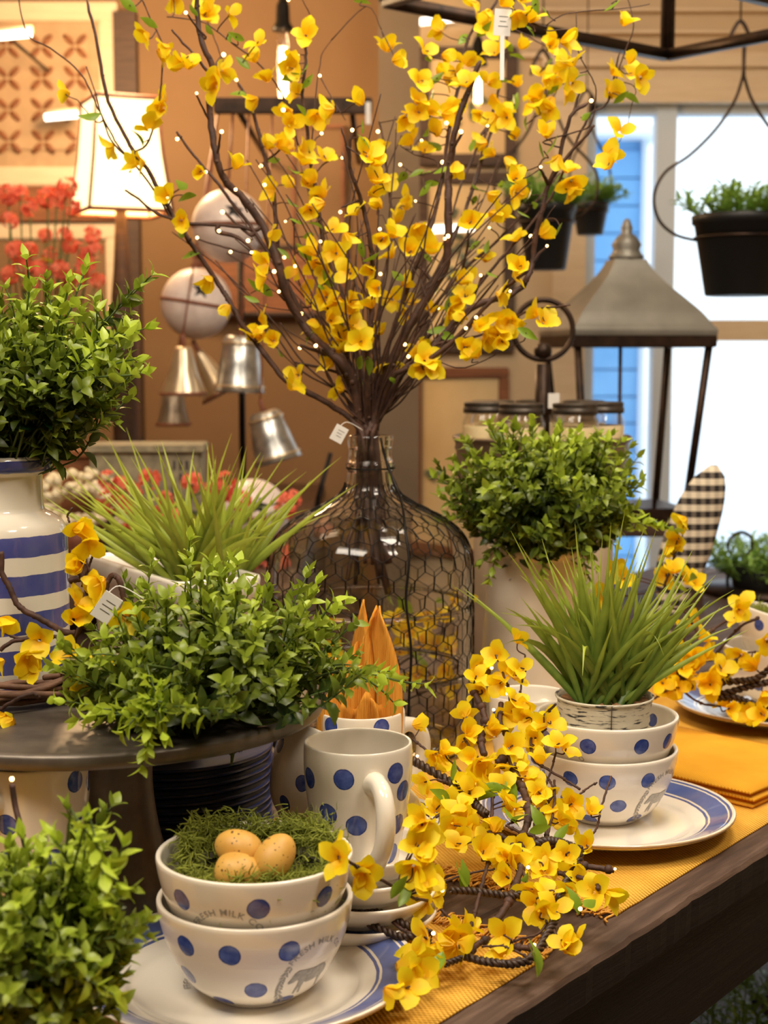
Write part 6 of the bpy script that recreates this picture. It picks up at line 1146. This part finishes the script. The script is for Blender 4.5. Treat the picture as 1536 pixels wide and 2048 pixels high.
# rack of bells: iron bar, white jingle bells, cone bells, tin buckets
rk = at(585, 212, 3.5); bar_o = empty('hanging_rack', rk, 'black iron rail on the wall from which the bells hang', 'rack'); b = MB(); x0, x1 = at(428, 218, 3.5).x - rk.x, at(745, 205, 3.5).x - rk.x; b.box(((x0 + x1) / 2, 0, 0), (x1 - x0, .03, .035), bev=.003); b.obj('rail', M['iron'], bar_o)
for xx in (x0 + .05, x1 - .05): b = MB(); b.tube([(xx, 0, 0), (xx, YW - .0 - rk.y, 0)], .008, 6); b.obj('bracket', M['iron'], bar_o)
b = MB(); b.box((x1 - .01, -.02, -.02), (.012, .01, .05)); b.obj('label_clip', M['paper'], bar_o)
def rail_pt(p): return Vector((min(max(p.x, rk.x + x0 + .01), rk.x + x1 - .01), rk.y, rk.z - .01))
def cordto(o, p, z0, zt, r=.003, name='hanging_cord'): b = MB(); b.tube([(0, 0, z0), rail_pt(p) - p], r, 6); b.obj(name, M['rust'], o)
def jingle(cx, cy, rpx, d, label, hang=True, tilt=.04):
    p = at(cx, cy, d); r = rpx * d / F; o = empty('jingle_bell', p, label, 'bell', 'white enamel jingle bells')
    MB().ball((0, 0, 0), r, 24).obj('shell', M['enamel'], o); b = MB(); b.lathe([(r * 1.005, -.004), (r * 1.035, -.002), (r * 1.035, .002), (r * 1.005, .004)], 48); q = b.obj('rusty_band', M['rust'], o); q.rotation_euler = (0, tilt, 0)
    b = MB(); a_ = Vector((.25, -.9, .35)).normalized(); n_ = a_.orthogonal().normalized(); t_ = a_.cross(n_); st_ = []
    for k_ in range(10): rr_ = (.28 if k_ % 2 == 0 else .12) * r; st_.append((a_ * r * 1.0 + (n_ * math.cos(k_ * PI / 5) + t_ * math.sin(k_ * PI / 5)) * rr_))
    st_ = [q_.normalized() * r * 1.012 for q_ in st_]; b.add([a_ * r * 1.014] + st_, [(0, 1 + k_, 1 + (k_ + 1) % 10) for k_ in range(10)], 0, False); b.obj('star_cutout', M['wire'], o)
    if hang: b = MB(); b.ball((0, 0, r * 1.06), .012, 8); b.obj('loop', M['rust'], o); cordto(o, p, r, rk.z, .0035)
    return o
jingle(457, 452, 73, 3.4, 'white jingle bell with a star cut-out, upper one of the hanging pair', tilt=-.02)
jingle(393, 607, 71, 3.44, 'white jingle bell with a black star, lower one of the hanging pair', tilt=.16)
p = onS(505, 2.9); r = 73 * 2.9 / F; q = jingle(505, 1048, 73, 2.9, 'white jingle bell standing on the sideboard behind the spiky grass', False, .0); q.location.z = SZ + r + .012
b = MB(); b.tube([(r * math.cos(a) * .45, r * math.sin(a) * .45, -r - .004) for a in [2 * PI * i / 24 for i in range(24)]], .007, 8, closed=True); b.obj('foot_ring', M['rust'], q)
b = MB(); b.tube([(r * .12, -r * 1.02, -.01), (r * .3, -r * 1.1, -.04), (r * .28, -r * 1.0, -.055)], .005, 6); b.obj('clasp', M['wire'], q)
def cone(cx, ytop, ybot, wt, wb, d, rot, label, mat, nm='bell', cat='bell', group='tin bells hanging at the left', lip='rust'):
    p = at(cx, ytop, d); k = d / F; h = (ybot - ytop) * k; o = empty('tin_' + nm, p, label, cat, group); o.rotation_euler = (0, rot, 0)
    MB().lathe([(0, .003), (wt * k * .8, .003), (wt * k, -.004), (lerp(wt, wb, .5) * k * (1.0 if nm == 'bucket' else .92), -h * .5), (wb * k * .97, -h * .92), (wb * k * 1.05, -h), (wb * k * .98, -h), (wb * k * .9, -h * .9), (wt * k * .9, -.01), (0, -.006)], 36).obj('shell', M[mat], o)
    for t_ in ((.12, .9) if nm == 'bucket' else (.97,)):
        rr_ = lerp(wt, wb, t_) * k * 1.01; b = MB(); b.lathe([(rr_, -h * t_ - .004), (rr_ + .004, -h * t_), (rr_, -h * t_ + .004)], 36); b.obj('band', M['gold' if nm == 'bucket' else lip], o)
    b = MB(); b.tube([(0, 0, 0), (0, 0, .03)], .006, 6); b.obj('loop', M['rust'], o)
    b = MB(); up_ = Matrix.Rotation(-rot, 3, 'Y') @ (rail_pt(p) - p); b.tube([(0, 0, .028), up_], .0025, 5); b.obj('hanging_cord', M['rust'], o); return o
cone(366, 696, 790, 18, 46, 3.3, 0, 'shiny cone-shaped tin bell, uppermost of the cluster', 'gold')
cone(398, 705, 800, 10, 42, 3.45, -.5, 'cone-shaped tin bell tilted behind the uppermost bell', 'gold')
cone(346, 790, 850, 22, 34, 3.5, 0, 'small dull tin bell, lowest of the cluster', 'tin')
cone(482, 674, 784, 34, 50, 3.3, .04, 'galvanised bucket-shaped bell, upper one right of the cone bells', 'galv', 'bucket', 'bucket', 'galvanised buckets hanging at the left')
cone(528, 826, 926, 32, 48, 3.25, -.28, 'galvanised bucket-shaped bell, lower tilted one beside the iron pole', 'galv', 'bucket', 'bucket', 'galvanised buckets hanging at the left')
pp_ = onS(486, 3.6); o = empty('iron_pole', pp_, 'slim black iron pole standing behind the bells', 'pole'); b = MB(); b.tube([(0, 0, .012), (0, 0, at(486, 522, 3.6).z - pp_.z)], .008, 8); b.obj('rod', M['wire'], o); b = MB(); b.lathe([(0, 0), (.07, 0), (.07, .008), (.012, .014), (0, .014)], 24); b.obj('foot', M['wire'], o)
pp_ = onS(650, 3.1); o = empty('candlestick', pp_, 'thin dark metal candlestick with a leaning arm left of the carboy', 'candlestick'); b = MB(); zt2 = at(650, 905, 3.1).z - pp_.z; b.tube([(-.02, 0, 0), (-.015, 0, zt2 * .5), (.012, 0, zt2)], .005, 6); b.obj('arm', M['wire'], o); b = MB(); b.lathe([(0, 0), (.03, 0), (.028, .01), (.012, .02), (.012, .05), (0, .05)], 20); q = b.obj('cup', M['rust'], o); q.location = (-.02, 0, 0)
# boxes, pebble wreath, coral flowers
def crate(cx, y0, y1, wpx, d, label, mat, rot, name='wooden_box', cat='box', txt=False):
    p = onS(cx, d); zt = at(cx, y0, d).z - p.z; k = d / F; o = empty(name, p, label, cat, rz=rot); w_ = wpx * k; dp = w_ * .6
    for nm, c_, d_ in (('front_panel', (0, -dp / 2, zt / 2), (w_, .012, zt)), ('back_panel', (0, dp / 2, zt / 2), (w_, .012, zt)), ('side_panel', (-w_ / 2, 0, zt / 2), (.012, dp, zt)), ('side_panel', (w_ / 2, 0, zt / 2), (.012, dp, zt)), ('lid', (0, 0, zt), (w_ + .02, dp + .03, .014))): b = MB(); b.box((0, 0, 0), d_, bev=.002); b.obj(nm, mat, o, loc=c_)
    return o, w_, dp, zt
crate(148, 905, 1000, 120, 3.0, 'reddish brown wooden box behind the striped jar', M['brown_wood'], -.12)
GB = pbr('mottled_grey_board', srgb(112, 104, 84), srgb(150, 140, 112), 50, .7)
o, w_, dp, zt = crate(300, 893, 985, 205, 2.95, 'mottled grey printed box above the red flowers', GB, 0.05)
b = MB(); rr = random.Random(4)
for r_ in range(5):
    for c_ in range(4): 
        if rr.random() < .8: b.box((w_ * .27 + c_ * .012, -dp / 2 - .0068, zt * .85 - r_ * .024), (rr.uniform(.004, .009), .001, .017))
b.obj('printed_pattern', M['ink'], o)
p = onS(160, 2.85); pb = empty('pebble_wreath', p + Vector((0, 0, .0)), 'thick wreath of cream pebbles standing behind the striped jar', 'wreath'); zc2 = at(160, 1010, 2.85).z - p.z; b = MB(); b.lathe([(0, 0), (.04, 0), (.045, zc2 * .6), (.03, zc2 * .7), (0, zc2 * .7)], 20); b.obj('core', M['rust'], pb); pm = MB().ball((0, 0, 0), .011, 6, 0, (1.1, .9, .7)).mesh('pebble', M['pebble'])
for k in range(170):
    a = R.uniform(0, 2 * PI); v_ = R.uniform(0, 2 * PI); q = Vector(((.075 + .028 * math.cos(v_)) * math.cos(a), .028 * math.sin(v_) * 1.1 - .01, zc2 + (.055 + .025 * math.cos(v_)) * math.sin(a) * .8)); o = inst('pebble', pm, pb, Matrix.Translation(q) @ Matrix.Rotation(R.uniform(0, 3), 4, Vector((R.random(), R.random(), .3)).normalized()))
def blossom(seed):
    rr = random.Random(seed); b = MB(); tone = []
    for k in range(16):
        d = Vector((rr.gauss(0, 1), rr.gauss(0, 1), rr.gauss(.2, 1))).normalized(); c_ = d * .018; n1 = d.orthogonal().normalized(); n2 = d.cross(n1)
        for q in range(5): a = q * 1.256 + rr.random(); e = n1 * math.cos(a) + n2 * math.sin(a); f_ = n1 * math.cos(a + 1.57) + n2 * math.sin(a + 1.57); v_ = [c_, c_ + e * .008 + f_ * .005 + d * .003, c_ + e * .014 + d * .004, c_ + e * .008 - f_ * .005 + d * .003]; b.add(v_, [(0, 1, 2, 3)]); tn = rr.random(); tone += [tn * .4, tn, tn, tn]
    return b.mesh('coral_blossom', M['coral'], tone)
BLS = [blossom(s) for s in range(4)]
def coral(px_, d, pts, label, h0):
    p = onS(px_, d); o = empty('flowering_plant', p, label, 'plant', 'coral red flowering plants'); MB().lathe([(0, 0), (.04, 0), (.055, .09), (.058, .095), (.052, .095), (.05, .08), (0, .08)], 28).obj('pot', M['rust'], o); b = MB()
    for x, y in pts:
        q = at(x, y, d + R.uniform(-.06, .06)) - p; b.tube(spline([Vector((0, 0, .08)), q * .5 + Vector((0, 0, .03)) + rv(.02), q], 4), .0022, 4); s = R.uniform(.7, 1.0); inst('blossom', R.choice(BLS), o, Matrix.Translation(q) @ Matrix.Rotation(R.uniform(0, 6), 4, 'Z') @ Matrix.Diagonal((s, s, s, 1)))
        for _ in range(2): v_, f_ = leaf_geo(.04, .022, .5, .3, 4); M4 = Matrix.Translation(q * R.uniform(.4, .85) + rv(.01)) @ rv(1).normalized().to_track_quat('X', 'Z').to_matrix().to_4x4(); inst('leaf', (MB().add([M4.to_3x3() @ Vector(x_) for x_ in v_], f_)).mesh('coral_leaf', M['box_leaf'], [.15] * len(v_)), o, Matrix.Translation(M4.translation))
    b.obj('stems', M['boxstem'], o)
coral(330, 2.72, [(215, 960), (240, 975), (262, 985), (215, 1005), (250, 1010), (275, 1050), (290, 1080), (262, 1070), (310, 1100), (300, 958), (385, 965), (430, 975), (450, 965), (440, 985), (330, 1000), (480, 1000), (300, 1030), (500, 1110), (515, 1140), (490, 1130), (470, 1150), (345, 1040), (580, 1000), (570, 1015)], 'coral red flowers behind the spiky grass, low on the sideboard', 0)
coral(70, 3.3, [(15, 390), (40, 385), (115, 395), (135, 375), (140, 410), (95, 395), (60, 415), (20, 440), (90, 470), (60, 500), (100, 510), (140, 490), (160, 500), (185, 470), (190, 500), (170, 530), (120, 540), (80, 540), (45, 530), (30, 500), (150, 560), (195, 560), (60, 570), (20, 550), (110, 580), (130, 470)], 'tall coral red flowers against the left wall below the carved panel', 0)
# greenery on a stand at the lower right by the window
p = at(1530, 1190, 3.1); p.z = T; o = empty('potted_plant', p, 'blurred bright green plant on an iron stand at the lower right by the window', 'plant'); zp = at(1530, 1215, 3.1).z - T
b = MB(); b.tube([(0, 0, 0), (0, 0, zp)], .012, 8); b.lathe([(0, 0), (.13, 0), (.13, .012), (0, .016)], 24); b.lathe([(0, zp), (.1, zp), (.1, zp + .008), (0, zp + .008)], 24)
for s in (-1, 1):
    b.tube([w_ - p for w_ in spline([at(1530 + s * 70, 1215, 3.1), at(1530 + s * 75, 1160, 3.1), at(1530 + s * 62, 1120, 3.1), at(1530 + s * 30, 1105, 3.1), at(1530 + s * 28, 1075, 3.1), at(1530 + s * 52, 1065, 3.1), at(1530 + s * 74, 1085, 3.1), at(1530 + s * 68, 1112, 3.1)], 6)], .0035, 6)
b.obj('iron_stand', M['iron'], o); MB().lathe([(0, zp + .009), (.06, zp + .009), (.075, zp + .09), (.07, zp + .09), (.06, zp + .07), (0, zp + .07)], 28).obj('pot', M['blackpot'], o); greens(o, Vector((0, 0, zp + .07)), .09, .09, .10, 130, 9)
# dim plants on the floor beyond the table edge
for i, (x_, y_) in enumerate(((0.50, 2.12), (0.74, 2.40), (0.40, 1.78))):
    o = empty('potted_plant', Vector((x_, y_, 0)), ['dim leafy plant on the floor under the table edge, lower right corner', 'dim leafy plant on the floor further back beyond the table edge', 'dim leafy plant on the floor closest to the bottom edge of the picture'][i], 'plant', 'plants on the dark floor'); MB().lathe([(0, 0), (.09, 0), (.12, .2), (.125, .2), (.11, .2), (.1, .17), (0, .17)], 28).obj('pot', M['blackpot'], o); q = greens(o, Vector((0, 0, .18)), .14, .14, .2, 90, i + 30)
